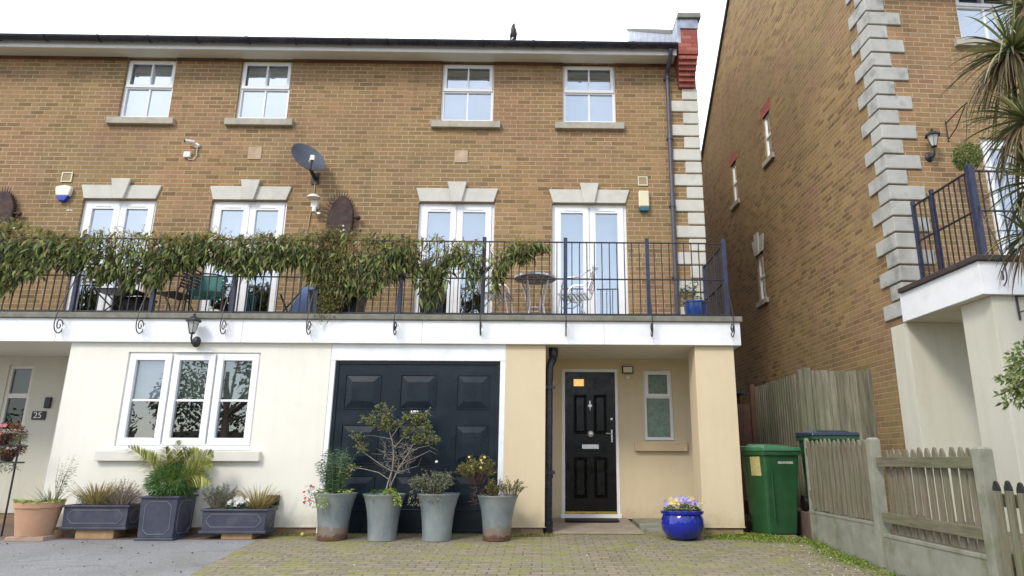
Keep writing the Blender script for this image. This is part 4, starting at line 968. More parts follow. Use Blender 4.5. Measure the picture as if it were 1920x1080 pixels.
# iron bracket on right hand house + hanging ball
t = thing('basket_bracket', 'black iron bracket on the brick right of the lantern, holding the topiary ball', 'bracket', (5.57, NY, 5.4))
m = MB(); m.tube([(5.57, NY-.012, 5.64), (5.57, NY-.012, 5.33)], .009, 6); m.tube([(5.57, NY-.012, 5.60), (5.6, NY-.3, 5.68), (5.62, NY-.42, 5.70)], .008, 6); m.tube([(5.57, NY-.012, 5.36), (5.6, NY-.15, 5.45), (5.62, NY-.36, 5.68)], .008, 6); obj('bracket_arm', m, 'iron', t)
t = thing('basket_bracket', 'black iron hanging bracket on the pillar under the right hand balcony', 'bracket', (5.1, 6.86, 2.5))
x, z = at(1900, 575, 6.85); m = MB(); m.tube([(x, 6.85, z+.14), (x, 6.85, z-.14)], .012, 6); m.tube([(x, 6.85, z+.12), (x+.15, 6.7, z+.08), (x+.22, 6.6, z+.0)], .007, 6); m.tube([(x, 6.85, z-.06), (x+.08, 6.75, z-.03), (x+.2, 6.62, z+.04)], .007, 6); obj('bracket_arm', m, 'iron', t)

def leafball(mb, c, r, n, L, Wd, sh=1.0, out=.8, sz=1):
    for _ in range(n):
        d = Vector((random.gauss(0, 1), random.gauss(0, 1), random.gauss(0, 1))).normalized(); rr = r*(random.random()**.33)*sh
        p = Vector(c)+Vector((d.x*rr, d.y*rr, d.z*rr*sz))
        dd = d*out+Vector((random.uniform(-1, 1), random.uniform(-1, 1), random.uniform(-1, 1)))*.6
        mb.leaf(p, dd, L*random.uniform(.6, 1.3), Wd*random.uniform(.7, 1.2))
x, z = at(1815, 291, 7.95)
t = thing('topiary_ball', 'round green topiary ball hanging in front of the right hand house', 'plant', (x, 7.95, z-.2))
m = MB(); leafball(m, (x, 7.95, z), .17, 1500, .035, .018); obj('foliage', m, 'box', t)
m = MB(); m.tube([(5.62, 7.89, 5.7), (x, 7.95, z+.1)], .004, 5); obj('chain', m, 'iron', t)

# bird on the gutter
x, z = -.55, 7.93; y = 9.84
t = thing('bird', 'black bird perched on the roof edge above the houses', 'bird', (x, y, 7.9))
m = MB(); bodyp = [(x+.03, y+.02, 7.93), (x+.02, y, 8.0), (x+.005, y, 8.07), (x+.0, y, 8.13), (x+.002, y, 8.165), (x+.012, y-.01, 8.19)]
m.tube([(x-.03, y+.04, 7.9)]+bodyp, [.012, .03, .045, .05, .038, .028, .02], 12)
m.tube([(x+.012, y-.01, 8.19), (x+.02, y-.02, 8.235)], [.012, .002], 6)
m.tube([(x-.01, y, 7.96), (x-.012, y, 7.86)], .005, 5); m.tube([(x+.02, y, 7.96), (x+.02, y, 7.86)], .005, 5)
obj('body', m, 'bird', t, smooth=True)
m = MB(); m.tube([(x-.02, y+.03, 8.1), (x-.035, y+.035, 8.0), (x-.045, y+.05, 7.9)], [.02, .025, .008], 8); m.tube([(x+.04, y+.0, 8.1), (x+.05, y+.01, 8.0), (x+.03, y+.03, 7.93)], [.012, .02, .005], 8); obj('wings', m, 'bird', t, smooth=True)

# ------------------------------------------------------------------ plants: helpers
def U(a, b): return random.uniform(a, b)
def tuft(mb, c, n, h, spread, W, lean=.5, up=1):
    """upright arching blades from one base"""
    for _ in range(n):
        a = U(0, 6.283); r = spread*math.sqrt(random.random()); b = Vector((c[0]+r*math.cos(a)*.6, c[1]+r*math.sin(a)*.6, c[2]))
        l = h*U(.5, 1.1); d = Vector((math.cos(a)*lean*r/spread+U(-.15, .15), math.sin(a)*lean*r/spread+U(-.15, .15), up)).normalized(); pts = []
        for k in range(4):
            t = k/3; pts.append(b+d*l*t+Vector((d.x, d.y, -.5))*l*.28*t*t)
        mb.blade(pts, W)
def sprigs(lb, sb, c, n, h, spread, L, W, lean=.6, leaves=12, start=.2, droop=.15):
    """thin woody stems carrying small leaves"""
    for _ in range(n):
        a = U(0, 6.283); r = math.sqrt(random.random()); b = Vector((c[0]+spread*.35*r*math.cos(a), c[1]+spread*.35*r*math.sin(a), c[2]))
        tip = Vector((c[0]+spread*r*math.cos(a)+U(-.02, .02), c[1]+spread*r*math.sin(a), c[2]+h*U(.55, 1.0)*(1-.35*r*r)))
        mid = (b+tip)/2+Vector((U(-.03, .03), U(-.03, .03), h*.12))
        sb.tube([b, mid, tip], [.003, .002, .001], 4, False)
        for k in range(leaves):
            t = start+(1-start)*random.random(); p = b*(1-t)**2+mid*2*t*(1-t)+tip*t*t
            d = Vector((U(-1, 1), U(-1, 1), U(-.3, 1.1))); lb.leaf(p, d, L*U(.6, 1.2), W*U(.7, 1.2), droop)
def flower(mb, c, r, n=5, face=None):
    f = Vector(face or (U(-.4, .4), -1, U(.1, .8))).normalized(); x = f.orthogonal().normalized(); y = f.cross(x)
    for k in range(n):
        a = 6.283*k/n; d = x*math.cos(a)+y*math.sin(a); mb.leaf(Vector(c), d+f*.25, r, r*.9, 0, up=tuple(f))

# ------------------------------------------------------------------ climber over the left railing
PROF = [(-140, 415, 555, 1), (0, 408, 555, 1), (40, 406, 540, 1), (90, 430, 520, 1), (150, 434, 512, 1), (200, 432, 538, .8), (240, 430, 555, .75), (290, 436, 548, .9), (340, 436, 508, 1),
        (400, 432, 508, 1), (450, 442, 524, 1), (500, 436, 514, 1), (560, 440, 512, 1), (600, 428, 545, 1), (650, 434, 570, 1), (700, 436, 566, 1), (735, 436, 545, 1), (765, 440, 505, .95), (790, 442, 580, .8), (820, 442, 588, .7), (842, 448, 545, .5), (862, 450, 500, .4), (880, 448, 560, .5), (906, 452, 530, .3)]
def prof(px):
    for (a, t, b, d), (a2, t2, b2, d2) in zip(PROF, PROF[1:]):
        if a <= px <= a2:
            k = (px-a)/(a2-a); return t+(t2-t)*k, b+(b2-b)*k, d+(d2-d)*k
    return 455, 520, 0
def climber(name, label, pxa, pxb, pf, n, base, lab=None):
    t = thing(name, label, 'climbing plant', base)
    lo, nw_, st = MB(), MB(), MB()
    for _ in range(n):
        px = U(pxa, pxb); tp, bt, dn = pf(px)
        if random.random() > dn: continue
        k = random.random(); k = k**1.15; wv = math.sin(px*.11)*6+math.sin(px*.041+1)*6
        py = tp+6+(bt+wv-tp-14)*k; Y = 8.95+random.gauss(0, .075)*(1.1-k*.5)-.03
        x, z = at(px, py, 8.93)
        if (k < .33 and random.random() < .85) or random.random() < .18:
            d = Vector((U(-1, 1), U(-.8, .5), U(-.2, 1.3))); nw_.leaf((x, Y, z-.02), d, U(.04, .085), U(.009, .018), .1)
        else:
            d = Vector((U(-.75, .75), U(-.7, .25), U(-1.2, -.15))); lo.leaf((x, Y, z+.05), d, U(.06, .14), U(.026, .044), U(.2, .6))
    px = pxa+10
    while px < pxb:
        tp, bt, dn = pf(px); pts = []; q = px; y0 = U(.15, .7)
        for k in range(6):
            q2 = min(max(q, pxa), pxb); a, b, _ = pf(q2); x, z = at(q2, a+(b-a)*(y0+U(-.15, .15)), 8.93); pts.append((x, 8.95+U(-.1, .08), z)); q += U(8, 26)
        st.tube(pts, U(.003, .007), 5); px += U(5, 11)
    for _ in range(int((pxb-pxa)/9)):   # loose shoots above
        px = U(pxa, pxb); tp, bt, dn = pf(px); x, z = at(px, tp+10, 8.93); p = Vector((x, 8.93+U(-.08, .08), z)); q = p+Vector((U(-.12, .12), U(-.05, .05), U(.05, .17)*dn)); st.tube([p, (p+q)/2+Vector((U(-.02, .02), 0, 0)), q], [.0025, .002, .001], 4)
        for k in range(5): nw_.leaf(p.lerp(q, .4+.6*random.random()), (U(-1, 1), U(-1, 1), U(-.2, 1)), U(.025, .05), .009, .1)
    obj('old_leaves', lo, 'climber', t); obj('new_leaves', nw_, 'climbernew', t); obj('stems', st, 'branch', t)
    return t
cl = climber('climbing_plant', 'long evergreen climber with drooping leaves smothering the left balcony railing', -140, 908, prof, 18500, (-4.5, 8.95, ZB))
for px, py in [(238, 493), (258, 485), (262, 500), (170, 495), (160, 505), (395, 470), (278, 438), (30, 432), (130, 400), (215, 470), (262, 512), (300, 466), (640, 430), (172, 528)]:
    for _ in range(3):
        x, z = at(px+U(-6, 6), py+U(-6, 6), 8.84); fl = MB(); flower(fl, (x, 8.82, z), .018); obj('flower', fl, 'petalw', cl)

def prof2(px):
    P = [(912, 452, 555, .35), (925, 456, 548, .75), (945, 452, 525, .85), (965, 446, 500, 1), (990, 446, 500, 1), (1008, 452, 492, .6), (1030, 462, 478, .25)]
    for (a, t, b, d), (a2, t2, b2, d2) in zip(P, P[1:]):
        if a <= px <= a2:
            k = (px-a)/(a2-a); return t+(t2-t)*k, b+(b2-b)*k, d+(d2-d)*k
    return 460, 480, 0
climber('climbing_plant', 'small clump of climber on the railing right of the main climber, above the round table', 913, 1029, prof2, 1150, (-.5, 8.95, ZB))
# yellow-brown jasmine column
t = thing('climbing_plant', 'yellow brown fine-leaved climber rising from a dark pot through the railing', 'climbing plant', (-3.0, 9.0, ZB))
lb, sb = MB(), MB()
for _ in range(3600):
    k = random.random(); py = 425+k*170; w_ = 38+10*math.sin(k*7) if py < 560 else 26
    px = 622+random.gauss(0, .42)*w_-8*k; x, z = at(px, py, 8.85); lb.leaf((x, 8.86+U(-.07, .12), z), (U(-1, 1), U(-1, .3), U(-.9, .7)), U(.025, .05), U(.009, .016), .3)
for _ in range(26):
    a = U(0, 6); x, z0_ = at(622+U(-20, 20), 598, 8.95); pts = [(x, 8.95, ZB+.02)]
    for k in range(1, 6): px = 620+U(-26, 26); xx, zz = at(px, 590-k*30, 8.9); pts.append((xx, 8.92+U(-.08, .05), zz))
    sb.tube(pts, .004, 5)
for _ in range(3):
    x, z = at(608+U(-14, 20), 596, 8.8); sb.tube([(x, 8.85, z+.15), (x+U(-.03, .03), 8.78, z), (x+U(-.04, .04), 8.79, z-.06)], .002, 4)
    for k in range(9): lb.leaf((x+U(-.04, .04), 8.78, z+U(-.08, .1)), (U(-1, 1), -.4, U(-1, .3)), .04, .012)
obj('leaves', lb, 'olive', t); obj('stems', sb, 'purpletwig', t)
t = thing('balcony_pot', 'dark square pot behind the railing under the yellow brown climber', 'pot', (-2.9, 9.25, ZB))
m = MB(); m.hexa([(-3.22, 9.1, ZB), (-2.62, 9.1, ZB), (-2.62, 9.5, ZB), (-3.22, 9.5, ZB)], [(-3.27, 9.06, ZB+.4), (-2.57, 9.06, ZB+.4), (-2.57, 9.54, ZB+.4), (-3.27, 9.54, ZB+.4)]); obj('pot', m, 'blackp', t, bevel=.01)
m = MB(); m.box(-3.2, -2.64, 9.12, 9.48, ZB+.401, ZB+.42); obj('soil', m, 'soil', t)
t = thing('balcony_pot', 'tall dark blue pot hung with leaves in front of the third french doors', 'pot', (-1.62, 9.4, ZB))
m = MB(); m.lathe((-1.62, 9.4, ZB), [(.14, 0), (.17, .3), (.19, .55), (.2, .56), (.2, .6)], 24); obj('pot', m, 'navy', t, smooth=True)
lb, sb = MB(), MB(); sprigs(lb, sb, (-1.62, 9.4, ZB+.58), 40, .4, .25, .1, .02, leaves=16); obj('leaves', lb, 'climber', t); obj('stems', sb, 'branch', t)
m = MB(); m.lathe((-1.62, 9.4, ZB+.601), [(.001, 0), (.185, 0), (.185, .006), (.001, .006)], 20); obj('soil', m, 'soil', t)

# ------------------------------------------------------------------ balcony furniture
t = thing('bistro_table', 'round mosaic bistro table with curved silver legs on the balcony', 'table', (0, 0, 0), local=True)
m = MB(); m.lathe((0, 0, .70), [(.02, 0), (.3, .0), (.3, .022), (.02, .024)], 36); obj('table_top', m, 'mosaic', t, smooth=True)
m = MB(); m.lathe((0, 0, .697), [(.302, 0), (.312, .002), (.312, .03), (.302, .03)], 36, caps=False); obj('rim', m, 'alu', t, smooth=True)
for k in range(4):
    a = math.pi/4+k*math.pi/2+.25; c, s_ = math.cos(a), math.sin(a)
    m = MB(); m.tube([(c*.23, s_*.23, .695), (c*.17, s_*.17, .5), (c*.14, s_*.14, .3), (c*.17, s_*.17, .14), (c*.25, s_*.25, .01)], .0135, 8); obj('leg', m, 'alu', t, smooth=True)
m = MB(); m.lathe((0, 0, .24), [(.13, 0), (.15, 0), (.15, .015), (.13, .015), (.13, 0)], 24, caps=False); obj('ring', m, 'alu', t)
x, z = at(1003, 560, 9.55); t.location = (x, 9.55, ZB)
def metal_chair(name, label, fr='alu', seat='alu', rzz=0, loc=(0, 0, 0), group=None):
    t = thing(name, label, 'chair', loc, rzz, group, local=True)
    for s_ in (-1, 1):
        y = s_*.23
        m = MB(); m.tube([(.24, y, 0), (.2, y, .25), (.17, y, .43), (.13, y, .6), (.08, y*1.04, .655), (-.1, y*1.04, .66), (-.21, y*.98, .74), (-.25, y*.5, .79)], .012, 7); obj('side_frame', m, fr, t, smooth=True)
        m = MB(); m.tube([(-.22, y*.95, 0), (-.12, y*.95, .22), (.0, y*.92, .38), (.12, y*.92, .425)], .011, 7); obj('leg', m, fr, t, smooth=True)
        m = MB(); m.tube([(-.2, y*.85, .42), (-.26, y*.8, .6), (-.27, y*.5, .79)], .01, 7); obj('back_post', m, fr, t, smooth=True)
    m = MB(); m.tube([(-.25, -.12, .79), (-.27, 0, .8), (-.25, .12, .79)], .012, 7); obj('top_rail', m, fr, t)
    m = MB()
    for k in range(8): x = -.18+k*.052; m.box(x, x+.034, -.215, .215, .425, .435)
    m.box(-.18, .22, -.22, -.216, .418, .437); m.box(-.18, .22, .216, .22, .418, .437)
    obj('seat', m, seat, t)
    m = MB()
    for k in range(6): z = .5+k*.045; x = -.215-.009*k; m.box(x-.005, x+.005, -.19, .19, z, z+.03)
    m.box(-.24, -.22, -.012, .012, .49, .77)
    obj('backrest', m, seat, t)
    return t
ch = metal_chair('garden_chair', 'silver slatted armchair right of the round mosaic table', rzz=math.pi*.93, loc=(at(1078, 560, 9.5)[0], 9.5, ZB))
dup(ch, (at(930, 560, 9.5)[0], 9.5, ZB), -.15, 'silver slatted armchair left of the round mosaic table, half behind a blue post')
metal_chair('garden_chair', 'brown iron garden armchair facing left behind the climber', 'brown', 'brown', rzz=math.pi*.9, loc=(at(330, 570, 9.6)[0], 9.6, ZB))
metal_chair('garden_chair', 'teal mesh garden chair in front of the second french doors', 'blackp', 'teal', rzz=-1.2, loc=(at(385, 570, 9.5)[0], 9.5, ZB))
m = MB(); x = at(383, 545, 9.62)[0]; m.box(x-.2, x+.22, 9.66, 9.67, ZB+.38, ZB+.74); o = obj('mesh_panel', m, 'teal'); tag(o, 'teal mesh panel standing behind the teal garden chair', 'screen')
t = thing('folding_table', 'small black folding table with crossed legs behind the left climber', 'table', (at(222, 565, 9.45)[0], 9.45, ZB)); X0 = t.location.x
m = MB(); m.box(X0-.3, X0+.3, 9.25, 9.65, ZB+.43, ZB+.45); obj('table_top', m, 'blackp', t, bevel=.005)
for y in (9.3, 9.6):
    for s_ in (-1, 1): m = MB(); m.tube([(X0-.26*s_, y, ZB+.43), (X0+.2*s_, y+.02*s_, ZB)], .01, 6); obj('leg', m, 'blackp', t)
t = thing('storage_crate', 'dark crate under the small black folding table', 'crate', (X0, 9.6, ZB)); m = MB(); m.box(X0-.08, X0+.24, 9.68, 9.95, ZB, ZB+.4); m.box(X0-.1, X0+.26, 9.66, 9.97, ZB+.401, ZB+.43); obj('box', m, 'blackp', t, bevel=.008)
m = MB(); m.box(X0-.03, X0+.19, 9.67, 9.679, ZB+.06, ZB+.32); obj('front_panel', m, 'iron', t)
t = thing('folding_lounger', 'blue folding lounger leaning in a dark frame by the second french doors', 'lounger', (at(562, 570, 9.5)[0], 9.5, ZB)); X0 = t.location.x
m = MB(); m.hexa([(X0-.18, 9.45, ZB+.1), (X0+.24, 9.45, ZB+.1), (X0+.24, 9.5, ZB+.1), (X0-.18, 9.5, ZB+.1)], [(X0-.06, 9.75, ZB+.62), (X0+.24, 9.75, ZB+.62), (X0+.24, 9.8, ZB+.62), (X0-.06, 9.8, ZB+.62)]); obj('fabric', m, 'bluefab', t, bevel=.015)
for a, b in (((X0-.32, 9.42, ZB+.0), (X0-.02, 9.8, ZB+.68)), ((X0+.27, 9.42, ZB+.0), (X0+.27, 9.8, ZB+.66)), ((X0-.27, 9.45, ZB+.42), (X0-.08, 9.45, ZB+.02))):
    m = MB(); m.tube([a, b], .013, 7); obj('frame_tube', m, 'blackp', t)
t = thing('stone_ornament', 'small pale bird shaped ornament on the balcony edge', 'ornament', (at(405, 578, 9.1)[0], 9.1, ZB)); X0 = t.location.x
m = MB(); m.ball((X0, 9.1, ZB+.06), .055, sx=1.5); m.ball((X0-.08, 9.1, ZB+.13), .03); m.tube([(X0-.05, 9.1, ZB+.08), (X0-.08, 9.1, ZB+.12)], [.03, .02], 8); obj('body', m, 'stone', t, smooth=True)
# blue glazed pot on the balcony
def glazed_pot(label, c, r, h, m_, prof_=None):
    t = thing('glazed_pot', label, 'pot', c)
    pr = prof_ or [(r*.62, 0), (r*.8, h*.2), (r*.93, h*.55), (r*.97, h*.9), (r*1.06, h*.92), (r*1.06, h), (r*.9, h), (r*.88, h*.92)]
    m = MB(); m.lathe(c, pr, 36, caps=False); m.lathe(c, [(.001, .001), (r*.6, .001)], 36, caps=False); obj('pot', m, m_, t, smooth=True)
    m = MB(); m.lathe((c[0], c[1], c[2]+h*.9), [(.001, .0), (r*.89, .0)], 24, caps=False); obj('soil', m, 'soil', t)
    return t
x = at(1303, 570, 9.12)[0]; t = glazed_pot('blue glazed pot with a leafy plant at the right end of the balcony', (x, 9.14, ZB), .158, .27, 'blueglaze2')
lb, sb = MB(), MB(); sprigs(lb, sb, (x-.03, 9.14, ZB+.25), 16, .34, .24, .07, .018, leaves=9); obj('leaves', lb, 'herb', t); obj('stems', sb, 'branch', t)
lb = MB(); 
for _ in range(120): lb.leaf((x+U(-.15, .15), 9.14+U(-.14, .1), ZB+.26), (U(-1, 1), U(-1, 1), .3), .04, .015)
obj('ground_leaves', lb, 'lime', t)

# ------------------------------------------------------------------ things on the ground
def G(y): return ground_z(y)
# blue pot with pansies
cx = at(1281, 985, 8.52)[0]; c = (cx, 8.55, G(8.55)); r = .262; h = .33
t = glazed_pot('shiny cobalt blue round pot of violet and yellow pansies in front of the ochre pillar', c, r, h, 'blueglaze', [(.15, 0), (.21, .045), (.25, .11), (.262, .17), (.255, .24), (.235, .285), (.262, .3), (.262, .33), (.22, .33), (.215, .3)])
lb = MB(); leafball(lb, (c[0], c[1], c[2]+h), .22, 420, .045, .022, sz=.32); obj('leaves', lb, 'herb', t)
for k, (mm_, lo_, hi_, n_) in enumerate((('petalv', -.12, .2, 26), ('petaly', -.2, -.02, 14), ('petaly', .06, .22, 8), ('petalv', -.22, -.12, 5))):
    for _ in range(n_):
        fb_ = MB(); x = c[0]+U(lo_, hi_); y = c[1]+U(-.2, .08); z = c[2]+h+.05+.07*(1-((x-c[0])/.26)**2)+U(-.02, .03); flower(fb_, (x, y, z), .034); obj('flower', fb_, mm_, t)

# galvanised planters
def galv(label, px, Y, mat, k=1.0):
    x = at(px, 980, Y)[0]; z = G(Y); t = thing('metal_planter', label, 'planter', (0, 0, 0), 0, 'galvanised planters before the garage door', local=True)
    m = MB(); pr = [(.165, 0), (.168, .1), (.178, .22), (.196, .34), (.222, .44), (.24, .49), (.247, .5), (.247, .512), (.236, .512), (.2, .43), (.19, .4)]
    m.lathe((0, 0, 0), [(a*k, b*k) for a, b in pr], 40, caps=False); m.lathe((0, 0, .002), [(.001, 0), (.165*k, 0)], 40, caps=False); obj('pot', m, mat, t, smooth=True)
    m = MB(); m.lathe((0, 0, .45*k), [(.001, .02), (.205*k, .0)], 24, caps=False); obj('soil', m, 'soil', t)
    t.location = (x, Y, z); return t, k*.5
LBL = {}
t, h = galv('rusty based metal planter at the left end of the row with a tall leafy wallflower', 625, 8.5, 'galvr', 1.04)
lb, sb = MB(), MB()
for _ in range(40):
    a = U(0, 6.283); r = U(0, .19); b = Vector((r*.5*math.cos(a), r*.5*math.sin(a), h-.03)); tip = Vector((r*1.3*math.cos(a)-.02, r*1.2*math.sin(a), h+U(.25, .56)))
    sb.tube([b, tip], [.004, .002], 5)
    for k in range(46):
        q = b.lerp(tip, .1+.9*k/46); an = k*2.4; lb.leaf(q, (math.cos(an), math.sin(an), .45), U(.05, .085), .013, .3)
obj('leaves', lb, 'herb', t); obj('stems', sb, 'herb', t)
lb = MB()
for _ in range(150): a = U(0, 6.28); lb.leaf((.19*math.cos(a)*U(.5, 1.1), .19*math.sin(a)*U(.5, 1.1), h+U(-.01, .05)), (math.cos(a), math.sin(a), U(-.4, .8)), .05, .02)
for _ in range(40): lb.leaf((-.08+U(-.06, .06), -.25+U(-.01, .01), h-U(.0, .14)), (U(-1, 1), -.6, U(-1, .3)), .04, .022)
obj('ground_leaves', lb, 'lime', t)
lb = MB()
for _ in range(90): lb.leaf((-.27+U(-.05, .07), -.1+U(-.05, .05), h+U(-.14, .1)), (U(-1, 1), U(-1, 1), U(-1, .6)), .035, .012)
obj('trailing_leaves', lb, 'sage', t)
for _ in range(5): fb_ = MB(); flower(fb_, (-.29+U(-.04, .04), -.15, h+U(-.12, .1)), .022); obj('flower', fb_, 'petalr', t)

t, h = galv('metal planter holding the small bare-stemmed tree', 718, 8.47, 'galv', 1.02)
lb, sb = MB(), MB()
def limb(pts, r): sb.tube([(x*.01, y, h+z*.01) for x, y, z in pts], [r*(1-.75*i/(len(pts)-1)) for i in range(len(pts))], 7)
T = [([(0, 0, -3), (3, 0, 14), (7, .02, 30), (8, .0, 46), (6, -.02, 62), (0, -.03, 78), (-9, -.02, 92), (-16, 0, 104)], .011),
     ([(3, .02, -3), (7, .03, 14), (15, .02, 32), (24, .04, 48), (30, .05, 60), (38, .03, 70), (48, .04, 74)], .01),
     ([(5, .01, 10), (6, .04, 26), (6, .05, 44)], .007),
     ([(4, .0, 18), (-8, -.04, 26), (-24, -.06, 30), (-38, -.05, 32), (-47, -.06, 26), (-50, -.04, 18)], .0065),
     ([(6, .0, 28), (-4, -.04, 34), (-16, -.05, 42), (-28, -.06, 50), (-36, -.04, 62), (-38, -.05, 72)], .006),
     ([(14, .02, 34), (26, -.0, 40), (40, -.03, 46), (52, -.02, 52), (60, -.03, 48)], .0055), ([(22, .02, 45), (36, -.0, 55), (50, -.03, 58), (62, -.02, 52)], .005),
     ([(10, .02, 24), (24, .05, 30), (38, .03, 34), (42, .02, 44)], .004),
     ([(7, .0, 55), (18, .03, 68), (30, .02, 82), (38, .0, 92), (46, .02, 99)], .006), ([(4, -.01, 68), (12, -.02, 80), (22, 0, 90), (34, .0, 90), (46, .0, 88)], .005),
     ([(2, -.02, 76), (-10, -.03, 82), (-22, -.02, 84), (-34, -.02, 88)], .004), ([(4, -.02, 66), (-8, .02, 68), (-20, .0, 70), (-30, .0, 70)], .004),
     ([(30, .05, 60), (42, .02, 62), (54, .0, 64), (60, 0, 62)], .004), ([(-2, -.03, 80), (-4, -.03, 92), (-1, -.02, 100)], .004), ([(28, .03, 78), (40, .02, 82), (52, 0, 80)], .004)]
for pts, r in T: limb(pts, r*.85)
hot = [T[0][0][5:], T[1][0][4:], T[8][0][1:], T[9][0][1:], T[10][0], T[3][0][3:], T[4][0][3:], T[12][0], T[13][0], T[14][0]]
for seg in hot:
    for k in range(len(seg)-1):
        a, b = Vector((seg[k][0]*.01, seg[k][1], h+seg[k][2]*.01)), Vector((seg[k+1][0]*.01, seg[k+1][1], h+seg[k+1][2]*.01))
        for _ in range(13):
            p = a.lerp(b, random.random()); q = p+Vector((U(-.09, .09), U(-.09, .09), U(-.04, .1))); sb.tube([p, q], [.0022, .001], 4, False)
            for _ in range(9): lb.leaf(p.lerp(q, random.random()), (U(-1, 1), U(-1, 1), U(-.3, 1)), U(.026, .048), .02, .1)
for _ in range(130):
    p = Vector((U(-.06, .3), U(-.05, .06), h+U(.25, .6))); q = p+Vector((U(-.13, .13), U(-.06, .06), U(-.03, .12))); sb.tube([p, q], [.002, .001], 4, False)
obj('leaves', lb, 'hebe', t); obj('branches', sb, 'greybark', t)
lb = MB(); leafball(lb, (-.04, -.03, h-.01), .2, 500, .04, .008, sz=.35); obj('ground_leaves', lb, 'bushgreen', t)
lb = MB()
for _ in range(210):
    k = random.random(); lb.leaf((.05+.17*k+U(-.03, .03), -.17-.03*k, h+.05-(0 if k < .6 else (k-.6)*.35)+U(-.03, .03)), (U(-1, 1), -.7, U(-.6, .7)), .042, .03)
obj('trailing_leaves', lb, 'lime', t)

t, h = galv('clean metal planter with a grey green spreading shrub and one white flower', 820, 8.46, 'galv', 1.04)
lb, sb = MB(), MB(); sprigs(lb, sb, (-.05, -.02, h-.02), 120, .34, .3, .03, .016, leaves=26, start=.35); obj('stems', sb, 'purpletwig', t)
leafball(lb, (-.03, -.16, h+.0), .13, 260, .028, .016, sz=.7)
for _ in range(120): lb.leaf((-.26+U(-.07, .1), -.12+U(-.08, .08), h+U(-.12, .12)), (U(-1, 1), -.6, U(-1, .3)), .026, .016)
obj('leaves', lb, 'sage', t); fb_ = MB(); flower(fb_, (-.03, -.08, h+.38), .022); obj('flower', fb_, 'petalw', t)

t, h = galv('rust streaked metal planter at the right end of the row, brown and olive shrub', 932, 8.46, 'galvr', 1.0)
lb, sb = MB(), MB(); sprigs(lb, sb, (-.27, .02, h+.14), 100, .36, .27, .03, .012, leaves=24, start=.4); sprigs(lb, sb, (-.04, -.06, h-.03), 30, .26, .14, .026, .011, leaves=24)
sprigs(lb, sb, (.16, -.02, h-.02), 34, .26, .22, .026, .01, leaves=20, start=.4)
obj('leaves', lb, 'olive', t)
for _ in range(150):
    p = Vector((U(-.3, 0), U(-.1, .1), h+U(-.1, .15))); sb.tube([p, p+Vector((U(-.08, .08), U(-.08, .05), U(-.03, .1)))], [.004, .0015], 4, False)
obj('branches', sb, 'purpletwig', t)
for _ in range(6): fb_ = MB(); flower(fb_, (-.28+U(-.16, .18), -.1+U(-.08, .04), h+.42+U(-.1, .04)), .02); obj('flower', fb_, 'petaly', t)

# faux lead planters
def planter(name, label, x0, x1, y0, y1, zb, h, tp=.0, blocks=None):
    t = thing(name, label, 'planter', ((x0+x1)/2, (y0+y1)/2, zb))
    m = MB(); e = .022
    m.box(x0-e, x1+e, y0-e, y1+e, zb, zb+.03)
    m.hexa([(x0, y0, zb+.03), (x1, y0, zb+.03), (x1, y1, zb+.03), (x0, y1, zb+.03)], [(x0-tp, y0-tp, zb+h-.025), (x1+tp, y0-tp, zb+h-.025), (x1+tp, y1+tp, zb+h-.025), (x0-tp, y1+tp, zb+h-.025)])
    q = tp+.018; w_ = .03
    for a, b, c_, d in ((x0-q, x1+q, y0-q, y0-q+w_), (x0-q, x1+q, y1+q-w_, y1+q), (x0-q, x0-q+w_, y0-q+w_, y1+q-w_), (x1+q-w_, x1+q, y0-q+w_, y1+q-w_)): m.box(a, b, c_, d, zb+h-.0249, zb+h)
    obj('box', m, 'planter', t, bevel=.004)
    def octo(A, B, zA, zB, P):
        c_ = .055; pts = [(A+c_, zA), (B-c_, zA), (B, zA+c_), (B, zB-c_), (B-c_, zB), (A+c_, zB), (A, zB-c_), (A, zA+c_), (A+c_, zA)]
        o = MB()
        for (u, v), (u1, v1) in zip(pts, pts[1:]): o.tube([P(u, v), P(u1, v1)], .0055, 6)
        obj('moulding', o, 'planteredge', t)
    def tpo(v): return tp*(v-zb-.03)/(h-.055)
    octo(x0+.05, x1-.05, zb+.07, zb+h-.06, lambda u, v: (u, y0-.001-tpo(v), v)); octo(y0+.05, y1-.05, zb+.07, zb+h-.06, lambda u, v: (x1+.001+tpo(v), u, v))
    m = MB(); m.box(x0+.01, x1-.01, y0+.01, y1-.01, zb+h-.024, zb+h-.02); obj('soil', m, 'soil', t)
    return t
Y0 = 8.38
xa, xb = at(258, 1000, Y0)[0], at(322, 1000, Y0)[0]
z = G(Y0); t = planter('square_planter', 'square dark grey planter holding a palm and dense green shrub', xa, xb+.01, Y0, Y0+.42, z, .5, .012)
cx, cy, zt = (xa+xb)/2+.02, Y0+.2, z+.49
lb = MB()
leafball(lb, (cx+.02, cy-.02, zt+.17), .28, 5200, .055, .009, sz=.75, out=1.2); obj('shrub_leaves', lb, 'bushgreen', t)
